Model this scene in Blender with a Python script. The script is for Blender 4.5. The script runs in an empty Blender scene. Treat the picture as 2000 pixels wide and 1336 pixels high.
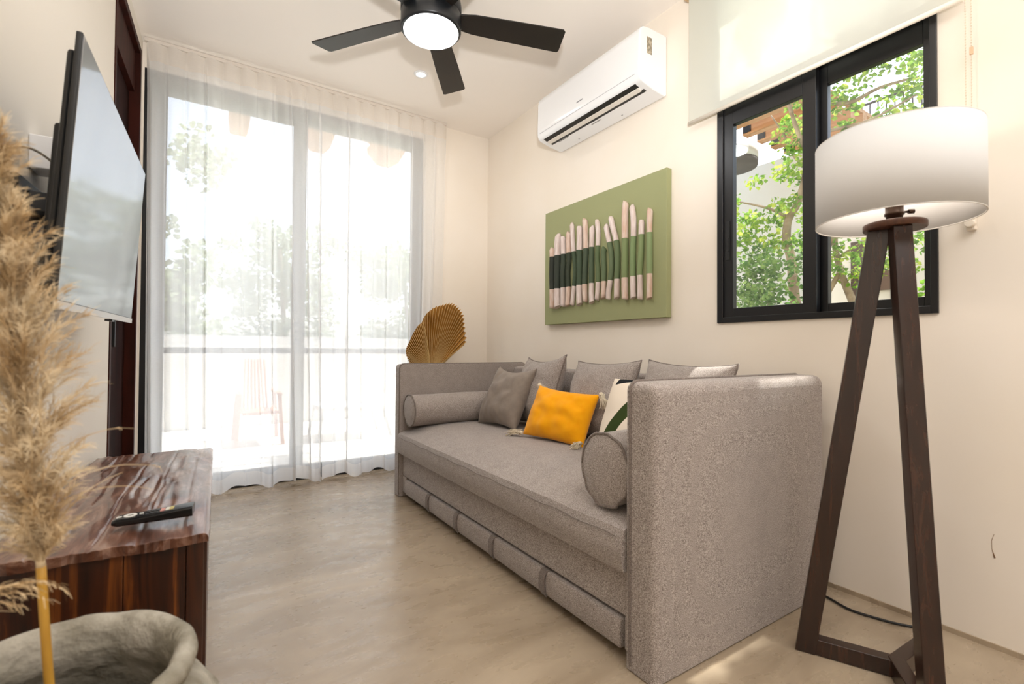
import bpy, bmesh, math, random
from mathutils import Vector, Matrix, noise
random.seed(7)
PI = math.pi
S = bpy.context.scene
COL = S.collection

# ------------------------------------------------------------------ camera
cam_d = bpy.data.cameras.new('camera')
cam_d.sensor_width = 36.0
cam_d.lens = 36.0 * 935.9 / 2000.0
cam_d.clip_start = 0.02
cam_d.clip_end = 200
cam = bpy.data.objects.new('camera', cam_d)
COL.objects.link(cam)
CX = Vector((0.83872781, -0.5445056, 0.00702274))
CY = Vector((-0.01438417, -0.00926105, 0.99985365))
CZ = -Vector((0.54436088, 0.83870608, 0.01559977))
m = Matrix((CX, CY, CZ)).transposed().to_4x4()
m.translation = Vector((0, 0, 0.9005))
cam.matrix_world = m
cam_d.dof.use_dof = True
cam_d.dof.focus_distance = 2.4
cam_d.dof.aperture_fstop = 3.4
S.camera = cam

# ------------------------------------------------------------------ colour management
S.view_settings.view_transform = 'Standard'
S.view_settings.look = 'None'
S.view_settings.gamma = 1
S.view_settings.use_curve_mapping = False
S.view_settings.exposure = 0.0

# ------------------------------------------------------------------ world, sun, lamps
w = bpy.data.worlds.new('sky')
S.world = w
w.use_nodes = True
nt = w.node_tree
nt.nodes.clear()
sky = nt.nodes.new('ShaderNodeTexSky')
sky.sky_type = 'NISHITA'
sky.sun_disc = False
sky.sun_elevation = math.radians(60)
sky.sun_rotation = math.radians(70)
sky.air_density = 1.0
sky.dust_density = 2.5
hsv = nt.nodes.new('ShaderNodeHueSaturation')
hsv.inputs['Saturation'].default_value = 0.55
bg = nt.nodes.new('ShaderNodeBackground')
bg.inputs['Strength'].default_value = 0.56
wo = nt.nodes.new('ShaderNodeOutputWorld')
nt.links.new(sky.outputs[0], hsv.inputs['Color'])
nt.links.new(hsv.outputs[0], bg.inputs[0])
nt.links.new(bg.outputs[0], wo.inputs[0])


def lamp(name, kind, loc, power, color=(1, 1, 1), **kw):
    d = bpy.data.lights.new(name, kind)
    d.energy = power
    d.color = color
    for k, v in kw.items():
        setattr(d, k, v)
    o = bpy.data.objects.new(name, d)
    o.location = loc
    COL.objects.link(o)
    return o


sun = lamp('sun', 'SUN', (6, 2, 8), 9.5, (1.0, 0.96, 0.9), angle=math.radians(1.2))
SUN_DIR = Vector((-0.44, -0.02, -0.89)).normalized()
sun.rotation_euler = SUN_DIR.to_track_quat('-Z', 'Y').to_euler()
# photographer's flash held above the camera
flash = lamp('flash', 'SPOT', (0.04, -0.03, 1.32), 200.0, (0.97, 0.985, 1.0), shadow_soft_size=0.05, spot_size=math.radians(105), spot_blend=0.6)
flash.rotation_euler = Vector((0.55, 1.05, 1.25)).to_track_quat('-Z', 'Y').to_euler()
# unseen fill light added under the ceiling behind the camera to brighten the room
fill_lamp = lamp('unseen_fill_light', 'AREA', (0.9, -0.9, 2.66), 50.0, (0.96, 0.975, 1.0), shape='RECTANGLE', size=2.2, size_y=1.6)
fan_light = lamp('fan_light', 'AREA', (0.878, 2.063, 2.355), 5.0, (0.97, 0.98, 1.0), shape='DISK', size=0.24)
down_light = lamp('down_light', 'AREA', (1.181, 2.937, 2.69), 3.0, (1.0, 0.93, 0.85), shape='DISK', size=0.08)


# ------------------------------------------------------------------ helpers
def lin(c):
    def f(v):
        return v / 12.92 if v <= 0.04045 else ((v + 0.055) / 1.055) ** 2.4
    if isinstance(c, str):
        c = c.lstrip('#')
        c = [int(c[i:i + 2], 16) / 255 for i in (0, 2, 4)]
    return (f(c[0]), f(c[1]), f(c[2]), 1)


def newmat(name):
    mt = bpy.data.materials.new(name)
    mt.use_nodes = True
    n = mt.node_tree
    return mt, n.nodes, n.links, n.nodes['Principled BSDF']


def M(name, col, rough=0.6, metal=0.0, col2=None, scale=20, detail=4, stretch=(1, 1, 1), lo=0.35, hi=0.65,
      bump=0, bscale=None, bdist=0.002, coat=0, emit=None, estr=0, spec=0.5, sheen=0, rvar=0, rot=(0, 0, 0)):
    mt, N, L, b = newmat(name)
    b.inputs['Base Color'].default_value = lin(col)
    b.inputs['Roughness'].default_value = rough
    b.inputs['Metallic'].default_value = metal
    b.inputs['Specular IOR Level'].default_value = spec
    if coat:
        b.inputs['Coat Weight'].default_value = coat
        b.inputs['Coat Roughness'].default_value = 0.08
    if sheen:
        b.inputs['Sheen Weight'].default_value = sheen
    if emit:
        b.inputs['Emission Color'].default_value = lin(emit)
        b.inputs['Emission Strength'].default_value = estr
    if col2 or bump or rvar:
        tc = N.new('ShaderNodeTexCoord')
        mp = N.new('ShaderNodeMapping')
        mp.inputs['Scale'].default_value = stretch
        mp.inputs['Rotation'].default_value = rot
        L.new(tc.outputs['Object'], mp.inputs[0])
    if col2 or rvar:
        ns = N.new('ShaderNodeTexNoise')
        ns.inputs['Scale'].default_value = scale
        ns.inputs['Detail'].default_value = detail
        L.new(mp.outputs[0], ns.inputs[0])
    if col2:
        cr = N.new('ShaderNodeValToRGB')
        cr.color_ramp.elements[0].position = lo
        cr.color_ramp.elements[1].position = hi
        cr.color_ramp.elements[0].color = lin(col)
        cr.color_ramp.elements[1].color = lin(col2)
        L.new(ns.outputs[0], cr.inputs[0])
        L.new(cr.outputs[0], b.inputs['Base Color'])
    if rvar:
        mr = N.new('ShaderNodeMapRange')
        mr.inputs['From Min'].default_value = 0.3
        mr.inputs['From Max'].default_value = 0.7
        mr.inputs['To Min'].default_value = max(0.02, rough - rvar)
        mr.inputs['To Max'].default_value = rough + rvar
        L.new(ns.outputs[0], mr.inputs[0])
        L.new(mr.outputs[0], b.inputs['Roughness'])
    if bump:
        nb = N.new('ShaderNodeTexNoise')
        nb.inputs['Scale'].default_value = bscale or scale
        nb.inputs['Detail'].default_value = 3
        L.new(mp.outputs[0], nb.inputs[0])
        bp = N.new('ShaderNodeBump')
        bp.inputs['Strength'].default_value = bump
        bp.inputs['Distance'].default_value = bdist
        L.new(nb.outputs[0], bp.inputs['Height'])
        L.new(bp.outputs[0], b.inputs['Normal'])
    return mt


def glass(name, tint=(0.96, 0.98, 0.98), refl=0.07):
    mt, N, L, b = newmat(name)
    N.remove(b)
    tr = N.new('ShaderNodeBsdfTransparent')
    tr.inputs[0].default_value = (*tint, 1)
    gl = N.new('ShaderNodeBsdfGlossy')
    gl.inputs['Roughness'].default_value = 0.02
    mx = N.new('ShaderNodeMixShader')
    mx.inputs[0].default_value = refl
    L.new(tr.outputs[0], mx.inputs[1])
    L.new(gl.outputs[0], mx.inputs[2])
    L.new(mx.outputs[0], N['Material Output'].inputs[0])
    return mt


def sheer(name, col, open_, transl=0.6, weave=0):
    """thin cloth: part see-through, part translucent, part diffuse"""
    mt, N, L, b = newmat(name)
    N.remove(b)
    tr = N.new('ShaderNodeBsdfTransparent')
    df = N.new('ShaderNodeBsdfDiffuse')
    tl = N.new('ShaderNodeBsdfTranslucent')
    df.inputs[0].default_value = lin(col)
    tl.inputs[0].default_value = lin(col)
    m1 = N.new('ShaderNodeMixShader')
    m1.inputs[0].default_value = transl
    L.new(df.outputs[0], m1.inputs[1])
    L.new(tl.outputs[0], m1.inputs[2])
    m2 = N.new('ShaderNodeMixShader')
    m2.inputs[0].default_value = 1 - open_
    if weave:
        tc = N.new('ShaderNodeTexCoord')
        mp = N.new('ShaderNodeMapping')
        mp.inputs['Scale'].default_value = (60, 60, 700)
        L.new(tc.outputs['Object'], mp.inputs[0])
        ns = N.new('ShaderNodeTexNoise')
        ns.inputs['Scale'].default_value = 1.0
        L.new(mp.outputs[0], ns.inputs[0])
        mr = N.new('ShaderNodeMapRange')
        mr.inputs['To Min'].default_value = 1 - open_ - weave
        mr.inputs['To Max'].default_value = 1 - open_ + weave
        L.new(ns.outputs[0], mr.inputs[0])
        L.new(mr.outputs[0], m2.inputs[0])
    L.new(tr.outputs[0], m2.inputs[1])
    L.new(m1.outputs[0], m2.inputs[2])
    L.new(m2.outputs[0], N['Material Output'].inputs[0])
    return mt


WM = {}


def thing(name, label, cat, loc=(0, 0, 0), group=None):
    o = bpy.data.objects.new(name, None)
    o.empty_display_size = 0.1
    o.location = loc
    COL.objects.link(o)
    WM[o.name] = Matrix.Translation(loc)
    o['label'] = label
    o['category'] = cat
    if group:
        o['group'] = group
    return o


def tag(o, label, cat, group=None):
    o['label'] = label
    o['category'] = cat
    if group:
        o['group'] = group
    return o


def obj(name, bm, mat, parent=None, smooth=False, label=None, bevel=0, seg=2, kind=None):
    """bm (world coordinates) -> one mesh object"""
    me = bpy.data.meshes.new(name)
    bm.normal_update()
    bm.to_mesh(me)
    bm.free()
    mats = mat if isinstance(mat, (list, tuple)) else [mat]
    for k in mats:
        me.materials.append(k)
    if smooth:
        for p in me.polygons:
            p.use_smooth = True
    o = bpy.data.objects.new(name, me)
    COL.objects.link(o)
    if parent is not None:
        o.parent = parent
        o.matrix_parent_inverse = WM[parent.name].inverted()
    WM[o.name] = Matrix.Identity(4)
    if bevel:
        md = o.modifiers.new('bevel', 'BEVEL')
        md.width = bevel
        md.segments = seg
        md.limit_method = 'ANGLE'
        md.angle_limit = math.radians(40)
        for p in me.polygons:
            p.use_smooth = True
        wn = o.modifiers.new('wn', 'WEIGHTED_NORMAL')
        wn.keep_sharp = True
    if label:
        o['label'] = label
    if kind:
        o['kind'] = kind
    return o


def B():
    return bmesh.new()


def box(bm, x0, x1, y0, y1, z0, z1, mi=0):
    v = [bm.verts.new(p) for p in ((x0, y0, z0), (x1, y0, z0), (x1, y1, z0), (x0, y1, z0),
                                   (x0, y0, z1), (x1, y0, z1), (x1, y1, z1), (x0, y1, z1))]
    for q in ((0, 3, 2, 1), (4, 5, 6, 7), (0, 1, 5, 4), (1, 2, 6, 5), (2, 3, 7, 6), (3, 0, 4, 7)):
        f = bm.faces.new([v[i] for i in q])
        f.material_index = mi
    return bm


def hexa(bm, pts, mi=0):
    """8 points: bottom 4 then top 4, same winding"""
    v = [bm.verts.new(p) for p in pts]
    for q in ((0, 3, 2, 1), (4, 5, 6, 7), (0, 1, 5, 4), (1, 2, 6, 5), (2, 3, 7, 6), (3, 0, 4, 7)):
        f = bm.faces.new([v[i] for i in q])
        f.material_index = mi
    bmesh.ops.recalc_face_normals(bm, faces=bm.faces[:])
    return bm


def bar(bm, a, b, wdt, thk, up=(0, 0, 1), mi=0):
    """box beam from a to b, wdt along side, thk along up-ish"""
    a, b = Vector(a), Vector(b)
    d = (b - a).normalized()
    s = d.cross(Vector(up)).normalized()
    u = s.cross(d).normalized()
    pts = []
    for e in (a, b):
        for i, j in ((-1, -1), (1, -1), (1, 1), (-1, 1)):
            pts.append(e + s * i * wdt / 2 + u * j * thk / 2)
    return hexa(bm, pts, mi)


def tube(bm, pts, rad, n=8, cap=True, mi=0, mis=None):
    pts = [Vector(p) for p in pts]
    if not isinstance(rad, (list, tuple)):
        rad = [rad] * len(pts)
    rings = []
    ref = Vector((0.31, 0.17, 0.93)).normalized()
    prev = None
    for i, p in enumerate(pts):
        if i == 0:
            d = pts[1] - pts[0]
        elif i == len(pts) - 1:
            d = pts[-1] - pts[-2]
        else:
            d = pts[i + 1] - pts[i - 1]
        d.normalize()
        if prev is None:
            r = ref if abs(d.dot(ref)) < 0.95 else Vector((1, 0, 0))
            s = d.cross(r).normalized()
        else:
            s = (prev - d * prev.dot(d)).normalized()
        prev = s
        u = d.cross(s)
        rings.append([bm.verts.new(p + (s * math.cos(2 * PI * k / n) + u * math.sin(2 * PI * k / n)) * rad[i]) for k in range(n)])
    for i in range(len(rings) - 1):
        for k in range(n):
            f = bm.faces.new((rings[i][k], rings[i][(k + 1) % n], rings[i + 1][(k + 1) % n], rings[i + 1][k]))
            f.material_index = mis[i] if mis else mi
            f.smooth = True
    if cap:
        f = bm.faces.new(rings[0][::-1]); f.material_index = mis[0] if mis else mi
        f = bm.faces.new(rings[-1]); f.material_index = mis[-1] if mis else mi
    return bm


def lathe(bm, cx, cy, prof, n=32, mi=0, fn=None, close=False):
    rings = []
    for r, z in prof:
        ring = []
        for k in range(n):
            a = 2 * PI * k / n
            p = Vector((cx + r * math.cos(a), cy + r * math.sin(a), z))
            if fn:
                p = fn(p, a, r)
            ring.append(bm.verts.new(p))
        rings.append(ring)
    for i in range(len(rings) - 1):
        for k in range(n):
            f = bm.faces.new((rings[i][k], rings[i][(k + 1) % n], rings[i + 1][(k + 1) % n], rings[i + 1][k]))
            f.material_index = mi
            f.smooth = True
    if not close:
        for rg, fl in ((rings[0], True), (rings[-1], False)):
            try:
                bm.faces.new(rg[::-1] if fl else rg)
            except ValueError:
                pass
    else:
        for k in range(n):
            f = bm.faces.new((rings[-1][k], rings[-1][(k + 1) % n], rings[0][(k + 1) % n], rings[0][k]))
            f.smooth = True
    bmesh.ops.recalc_face_normals(bm, faces=bm.faces[:])
    return bm


def disk(bm, c, r, z0, z1, n=32, mi=0):
    return lathe(bm, c[0], c[1], [(r, z0), (r, z1)], n, mi)


def struct(name, bm, mat, parent=None, **kw):
    o = obj(name, bm, mat, parent, **kw)
    if parent is None:
        o['kind'] = 'structure'
    return o


def nz(p, s=1.0, o=0.0):
    return noise.noise(Vector((p[0] * s + o, p[1] * s - o, p[2] * s + 2 * o)))


# ------------------------------------------------------------------ materials
m_wall = M('wall_plaster', '#f1e7da', 0.75, col2='#efe4d5', scale=2.5, bump=0.12, bscale=90, bdist=0.001)
m_wall_left = M('left_wall_plaster', '#ece5da', 0.75, bump=0.12, bscale=90, bdist=0.001)
m_ceil = M('ceiling_paint', '#faf2e9', 0.8)
m_white_out = M('exterior_white_render', '#efece6', 0.9, bump=0.2, bscale=40)
m_black = M('black_aluminium', '#141416', 0.32, spec=0.5)
m_blackm = M('matte_black_metal', '#131313', 0.45)
m_white = M('white_plastic', '#f1f1f2', 0.35)
m_whitegloss = M('white_lacquered_plastic', '#f3f3f4', 0.22)
m_glass = glass('window_glass')
m_mahog = M('mahogany', '#2a0d05', 0.6, col2='#3d150a', scale=6, stretch=(3, 3, 0.5), spec=0.15)
m_fabric = None


def floor_mat():
    mt, N, L, b = newmat('polished_concrete')
    tc = N.new('ShaderNodeTexCoord')
    mp = N.new('ShaderNodeMapping')
    mp.inputs['Rotation'].default_value = (0, 0, 0.5)
    mp.inputs['Scale'].default_value = (1.0, 2.2, 1)
    L.new(tc.outputs['Object'], mp.inputs[0])
    n1 = N.new('ShaderNodeTexNoise')
    n1.inputs['Scale'].default_value = 1.6
    n1.inputs['Detail'].default_value = 8
    n1.inputs['Roughness'].default_value = 0.62
    n1.inputs['Distortion'].default_value = 0.8
    L.new(mp.outputs[0], n1.inputs[0])
    cr = N.new('ShaderNodeValToRGB')
    e = cr.color_ramp.elements
    e[0].position, e[0].color = 0.30, lin('#8f7d66')
    e[1].position, e[1].color = 0.72, lin('#b7a58c')
    mid = e.new(0.5)
    mid.color = lin('#a3917a')
    L.new(n1.outputs[0], cr.inputs[0])
    n2 = N.new('ShaderNodeTexNoise')
    n2.inputs['Scale'].default_value = 9
    n2.inputs['Detail'].default_value = 6
    L.new(mp.outputs[0], n2.inputs[0])
    mr = N.new('ShaderNodeMapRange')
    mr.inputs['From Min'].default_value = 0.3
    mr.inputs['From Max'].default_value = 0.7
    mr.inputs['To Min'].default_value = 0.20
    mr.inputs['To Max'].default_value = 0.40
    L.new(n2.outputs[0], mr.inputs[0])
    L.new(mr.outputs[0], b.inputs['Roughness'])
    # hairline cracks and pale trowel specks
    vo = N.new('ShaderNodeTexVoronoi')
    vo.feature = 'DISTANCE_TO_EDGE'
    vo.inputs['Scale'].default_value = 1.1
    ds = N.new('ShaderNodeMixRGB')
    ds.inputs[0].default_value = 0.22
    L.new(mp.outputs[0], ds.inputs[1])
    L.new(n2.outputs['Color'], ds.inputs[2])
    L.new(ds.outputs[0], vo.inputs[0])
    lt = N.new('ShaderNodeMath')
    lt.operation = 'LESS_THAN'
    lt.inputs[1].default_value = 0.0022
    L.new(vo.outputs['Distance'], lt.inputs[0])
    mu = N.new('ShaderNodeMath')
    mu.operation = 'MULTIPLY'
    mu.inputs[1].default_value = 0.10
    L.new(lt.outputs[0], mu.inputs[0])
    mx = N.new('ShaderNodeMixRGB')
    L.new(mu.outputs[0], mx.inputs[0])
    L.new(cr.outputs[0], mx.inputs[1])
    mx.inputs[2].default_value = lin('#7d6149')
    L.new(mx.outputs[0], b.inputs['Base Color'])
    bp = N.new('ShaderNodeBump')
    bp.inputs['Strength'].default_value = 0.05
    bp.inputs['Distance'].default_value = 0.002
    L.new(n2.outputs[0], bp.inputs['Height'])
    L.new(bp.outputs[0], b.inputs['Normal'])
    b.inputs['Specular IOR Level'].default_value = 0.85
    return mt


m_floor = floor_mat()


def fabric_mat(name, c1, c2, c3, scale=420):
    mt, N, L, b = newmat(name)
    tc = N.new('ShaderNodeTexCoord')
    n1 = N.new('ShaderNodeTexNoise')
    n1.inputs['Scale'].default_value = scale
    n1.inputs['Detail'].default_value = 1.5
    mp = N.new('ShaderNodeMapping')
    mp.inputs['Scale'].default_value = (1, 1, 0.8)
    L.new(tc.outputs['Object'], mp.inputs[0])
    L.new(mp.outputs[0], n1.inputs[0])
    cr = N.new('ShaderNodeValToRGB')
    e = cr.color_ramp.elements
    e[0].position, e[0].color = 0.36, lin(c1)
    e[1].position, e[1].color = 0.64, lin(c3)
    k = e.new(0.5)
    k.color = lin(c2)
    L.new(n1.outputs[0], cr.inputs[0])
    n2 = N.new('ShaderNodeTexNoise')
    n2.inputs['Scale'].default_value = 22
    n2.inputs['Detail'].default_value = 3
    L.new(tc.outputs['Object'], n2.inputs[0])
    mr = N.new('ShaderNodeMapRange')
    mr.inputs['To Min'].default_value = 0.86
    mr.inputs['To Max'].default_value = 1.14
    L.new(n2.outputs[0], mr.inputs[0])
    hv = N.new('ShaderNodeHueSaturation')
    L.new(cr.outputs[0], hv.inputs['Color'])
    L.new(mr.outputs[0], hv.inputs['Value'])
    L.new(hv.outputs[0], b.inputs['Base Color'])
    bp = N.new('ShaderNodeBump')
    bp.inputs['Strength'].default_value = 0.45
    bp.inputs['Distance'].default_value = 0.0015
    L.new(n1.outputs[0], bp.inputs['Height'])
    L.new(bp.outputs[0], b.inputs['Normal'])
    b.inputs['Roughness'].default_value = 0.95
    b.inputs['Sheen Weight'].default_value = 0.25
    b.inputs['Specular IOR Level'].default_value = 0.1
    return mt


m_sofa = fabric_mat('taupe_tweed', '#685d56', '#9b8f88', '#c8beb6', 640)
m_pipe = fabric_mat('taupe_piping', '#5a5049', '#786c65', '#93877e', 600)


def wood_mat(name, dark, mid, light, scale=3.0, stretch=(6, 0.6, 6), rough=0.35, coat=0.0, bump=0.2, dist=0.6, spec=0.5):
    mt, N, L, b = newmat(name)
    tc = N.new('ShaderNodeTexCoord')
    mp = N.new('ShaderNodeMapping')
    mp.inputs['Scale'].default_value = stretch
    L.new(tc.outputs['Object'], mp.inputs[0])
    n1 = N.new('ShaderNodeTexNoise')
    n1.inputs['Scale'].default_value = scale
    n1.inputs['Detail'].default_value = 7
    n1.inputs['Roughness'].default_value = 0.62
    n1.inputs['Distortion'].default_value = dist
    L.new(mp.outputs[0], n1.inputs[0])
    cr = N.new('ShaderNodeValToRGB')
    e = cr.color_ramp.elements
    e[0].position, e[0].color = 0.32, lin(dark)
    e[1].position, e[1].color = 0.72, lin(light)
    k = e.new(0.52)
    k.color = lin(mid)
    L.new(n1.outputs[0], cr.inputs[0])
    L.new(cr.outputs[0], b.inputs['Base Color'])
    b.inputs['Roughness'].default_value = rough
    b.inputs['Specular IOR Level'].default_value = spec
    if coat:
        b.inputs['Coat Weight'].default_value = coat
        b.inputs['Coat Roughness'].default_value = 0.12
    bp = N.new('ShaderNodeBump')
    bp.inputs['Strength'].default_value = bump
    bp.inputs['Distance'].default_value = 0.002
    L.new(n1.outputs[0], bp.inputs['Height'])
    L.new(bp.outputs[0], b.inputs['Normal'])
    return mt


m_lampwood = wood_mat('dark_walnut', '#1c0d07', '#2c170e', '#432617', scale=9, stretch=(7, 7, 0.5), rough=0.27, bump=0.03, coat=0.2)
m_benchtop = wood_mat('varnished_old_wood', '#452518', '#6f4735', '#a17c69', scale=3.2, stretch=(7, 1.6, 7), rough=0.30, coat=0.5, bump=0.22, dist=1.2)
m_benchside = wood_mat('varnished_dark_planks', '#180804', '#3f1c09', '#94521a', scale=3.0, stretch=(7, 7, 0.7), rough=0.33, coat=0.25, bump=0.4, dist=1.0)

# ------------------------------------------------------------------ room shell
XR, YB, H = 2.04, 3.54, 2.70
T = math.radians(2.45)
WLX = lambda y: -0.3120 - (3.54 - y) * math.tan(T)      # left wall plane x at depth y
FY = -2.6

b = B(); box(b, -0.75, XR + 0.02, FY - 0.1, YB + 0.12, -0.06, 0.0)
struct('floor', b, m_floor)
b = B(); box(b, -0.9, XR + 0.10, FY - 0.2, YB + 0.16, H, H + 0.10)
struct('ceiling', b, m_ceil)

# right wall with window opening (y 0.56..1.36, z 1.03..2.10)
WY0, WY1, WZ0, WZ1 = 0.557, 1.362, 1.03, 2.68
b = B()
xo = XR + 0.10
box(b, XR, xo, FY - 0.1, WY0, 0, H)
box(b, XR, xo, WY1, YB + 0.12, 0, H)
box(b, XR, xo, WY0, WY1, 0, WZ0)
box(b, XR, xo, WY0, WY1, WZ1, H)
bmesh.ops.remove_doubles(b, verts=b.verts[:], dist=1e-5)
wr = struct('wall_right', b, m_wall)
b = B()
tube(b, [(2.0395, 0.431, 0.347), (2.0395, 0.437, 0.325), (2.0395, 0.436, 0.30), (2.0395, 0.430, 0.275)], [0.0005, 0.0007, 0.0006, 0.002], 6)
obj('scuff_mark', b, M('scuff', '#8a6a4c', 0.8), wr, label='small brown scuff mark')
# back wall with the tall glazed opening (x -0.31..1.45)
BX0, BX1, BZ1 = -0.302, 1.452, 2.555
b = B()
box(b, BX1, XR, YB, YB + 0.16, 0, H)
box(b, BX0, BX1, YB, YB + 0.16, BZ1, H)
box(b, -0.62, BX0, YB, YB + 0.16, 0, H)
struct('wall_back', b, m_wall)
# left wall: plane leaning 2.45 degrees, opening for the wooden door
DY0, DY1, DZ1 = 2.770, 3.475, 2.615


def lw(bm, y0, y1, z0, z1, d0=0.0, d1=-0.14):
    """slab on the left wall between depths d0 and d1 measured into the room"""
    n = Vector((math.cos(T), -math.sin(T), 0))
    P0 = Vector((WLX(y0), y0, 0)); P1 = Vector((WLX(y1), y1, 0))
    pts = []
    for z in (z0, z1):
        for q, d in ((P0, d1), (P0, d0), (P1, d0), (P1, d1)):
            v = q + n * d
            pts.append((v.x, v.y, z))
    return hexa(bm, pts)


b = B()
lw(b, FY - 0.1, DY0, 0, H)
lw(b, DY1, YB + 0.1, 0, H)
lw(b, DY0, DY1, DZ1, H)
struct('wall_left', b, m_wall_left)
b = B(); box(b, -0.85, XR + 0.2, FY - 0.2, FY - 0.05, 0, H)
struct('wall_front', b, m_wall)
b = B(); box(b, XR - 0.006, XR, FY, YB, 0, 0.016)
struct('baseboard_right', b, m_floor)

# wooden door in the left wall
b = B(); lw(b, DY0, DY0 + 0.035, 0, DZ1, 0.004, -0.12); lw(b, DY1 - 0.035, DY1, 0, DZ1, 0.004, -0.12)
lw(b, DY0 + 0.035, DY1 - 0.035, DZ1 - 0.04, DZ1, 0.004, -0.12)
door = struct('door_1', b, m_mahog, bevel=0.003)
b = B(); lw(b, DY0 + 0.037, DY1 - 0.037, 0.01, 2.34, -0.045, -0.09)
leaf = obj('door_leaf', b, M('dark_mahogany_leaf', '#1d0804', 0.7, col2='#2c0e06', scale=5, stretch=(3, 3, .4), spec=0.08), door, bevel=0.002)
b = B(); lw(b, DY0 + 0.037, DY1 - 0.037, 2.35, DZ1 - 0.042, -0.02, -0.09)
obj('header_panel', b, m_mahog, door, bevel=0.002)
b = B(); lw(b, DY0 + 0.16, DY0 + 0.175, 0.9, 1.12, -0.005, -0.02)
lw(b, DY0 + 0.16, DY0 + 0.175, 0.9, 0.915, -0.02, -0.046); lw(b, DY0 + 0.16, DY0 + 0.175, 1.105, 1.12, -0.02, -0.046)
obj('door_handle', b, m_blackm, leaf)


def frame_rect(bm, axis, c0, c1, a0, a1, z0, z1, wl, wr_, wb, wt):
    """rectangular ring; axis 'x' -> plane normal x (a = y), axis 'y' -> normal y (a = x)"""
    def bx(p0, p1, q0, q1):
        if axis == 'x':
            box(bm, c0, c1, p0, p1, q0, q1)
        else:
            box(bm, p0, p1, c0, c1, q0, q1)
    bx(a0, a0 + wl, z0, z1)
    bx(a1 - wr_, a1, z0, z1)
    bx(a0 + wl, a1 - wr_, z0, z0 + wb)
    bx(a0 + wl, a1 - wr_, z1 - wt, z1)


# window in the right wall
b = B(); frame_rect(b, 'x', 2.030, 2.12, WY0, WY1, WZ0, 2.10, 0.020, 0.030, 0.026, 0.035)
frame_rect(b, 'x', 2.030, 2.12, WY0, WY1, 2.10, WZ1, 0.020, 0.030, 0.020, 0.030)
win = struct('window_1', b, m_black, bevel=0.002)
# sliding sash (far, toward the room)
b = B(); frame_rect(b, 'x', 2.038, 2.068, 0.932, 1.336, 1.052, 2.068, 0.052, 0.050, 0.044, 0.125)
sash = obj('sliding_sash', b, m_black, win, bevel=0.002)
b = B(); box(b, 2.051, 2.055, 0.982, 1.288, 1.092, 1.946)
obj('pane', b, m_glass, sash)
b = B(); box(b, 2.034, 2.039, 1.300, 1.322, 1.32, 1.50); box(b, 2.030, 2.035, 1.304, 1.316, 1.36, 1.42)
obj('latch', b, m_blackm, sash, bevel=0.001)
# fixed sash (near)
b = B(); frame_rect(b, 'x', 2.080, 2.108, 0.575, 0.960, 1.052, 2.068, 0.032, 0.052, 0.040, 0.098)
fsash = obj('fixed_sash', b, m_black, win, bevel=0.002)
b = B(); box(b, 2.092, 2.096, 0.605, 0.910, 1.088, 1.972)
obj('pane', b, m_glass, fsash)

b = B(); box(b, 2.072, 2.076, WY0 + 0.03, WY1 - 0.02, 2.12, WZ1 - 0.03)
obj('transom_pane', b, m_glass, win)

# tall glazing in the back wall
b = B(); frame_rect(b, 'y', 3.545, 3.66, BX0, BX1, 0.0, BZ1, 0.055, 0.028, 0.035, 0.055)
win2 = struct('window_2', b, m_black, bevel=0.002)
b = B(); frame_rect(b, 'y', 3.60, 3.635, -0.250, 0.598, 0.035, 2.505, 0.058, 0.076, 0.06, 0.055)
box(b, -0.192, 0.522, 3.60, 3.635, 0.862, 0.900)
s1 = obj('sliding_sash', b, m_black, win2, bevel=0.002)
b = B(); box(b, -0.192, 0.522, 3.615, 3.619, 0.095, 0.862); box(b, -0.192, 0.522, 3.615, 3.619, 0.900, 2.45)
obj('pane', b, m_glass, s1)
b = B(); frame_rect(b, 'y', 3.56, 3.595, 0.570, 1.425, 0.035, 2.505, 0.03, 0.058, 0.06, 0.055)
box(b, 0.600, 1.367, 3.56, 3.595, 0.862, 0.900)
s2 = obj('sliding_sash', b, m_black, win2, bevel=0.002)
b = B(); box(b, 0.600, 1.367, 3.575, 3.579, 0.095, 0.862); box(b, 0.600, 1.367, 3.575, 3.579, 0.900, 2.45)
obj('pane', b, m_glass, s2)

# ------------------------------------------------------------------ sheer curtains
m_sheer = sheer('sheer_voile', '#ffffff', 0.28, 0.66, 0.05)
m_hem = sheer('voile_hem', '#fbf8f5', 0.10, 0.5, 0.05)
m_head = sheer('voile_heading', '#f3ede6', 0.16, 0.45, 0.05)


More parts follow.
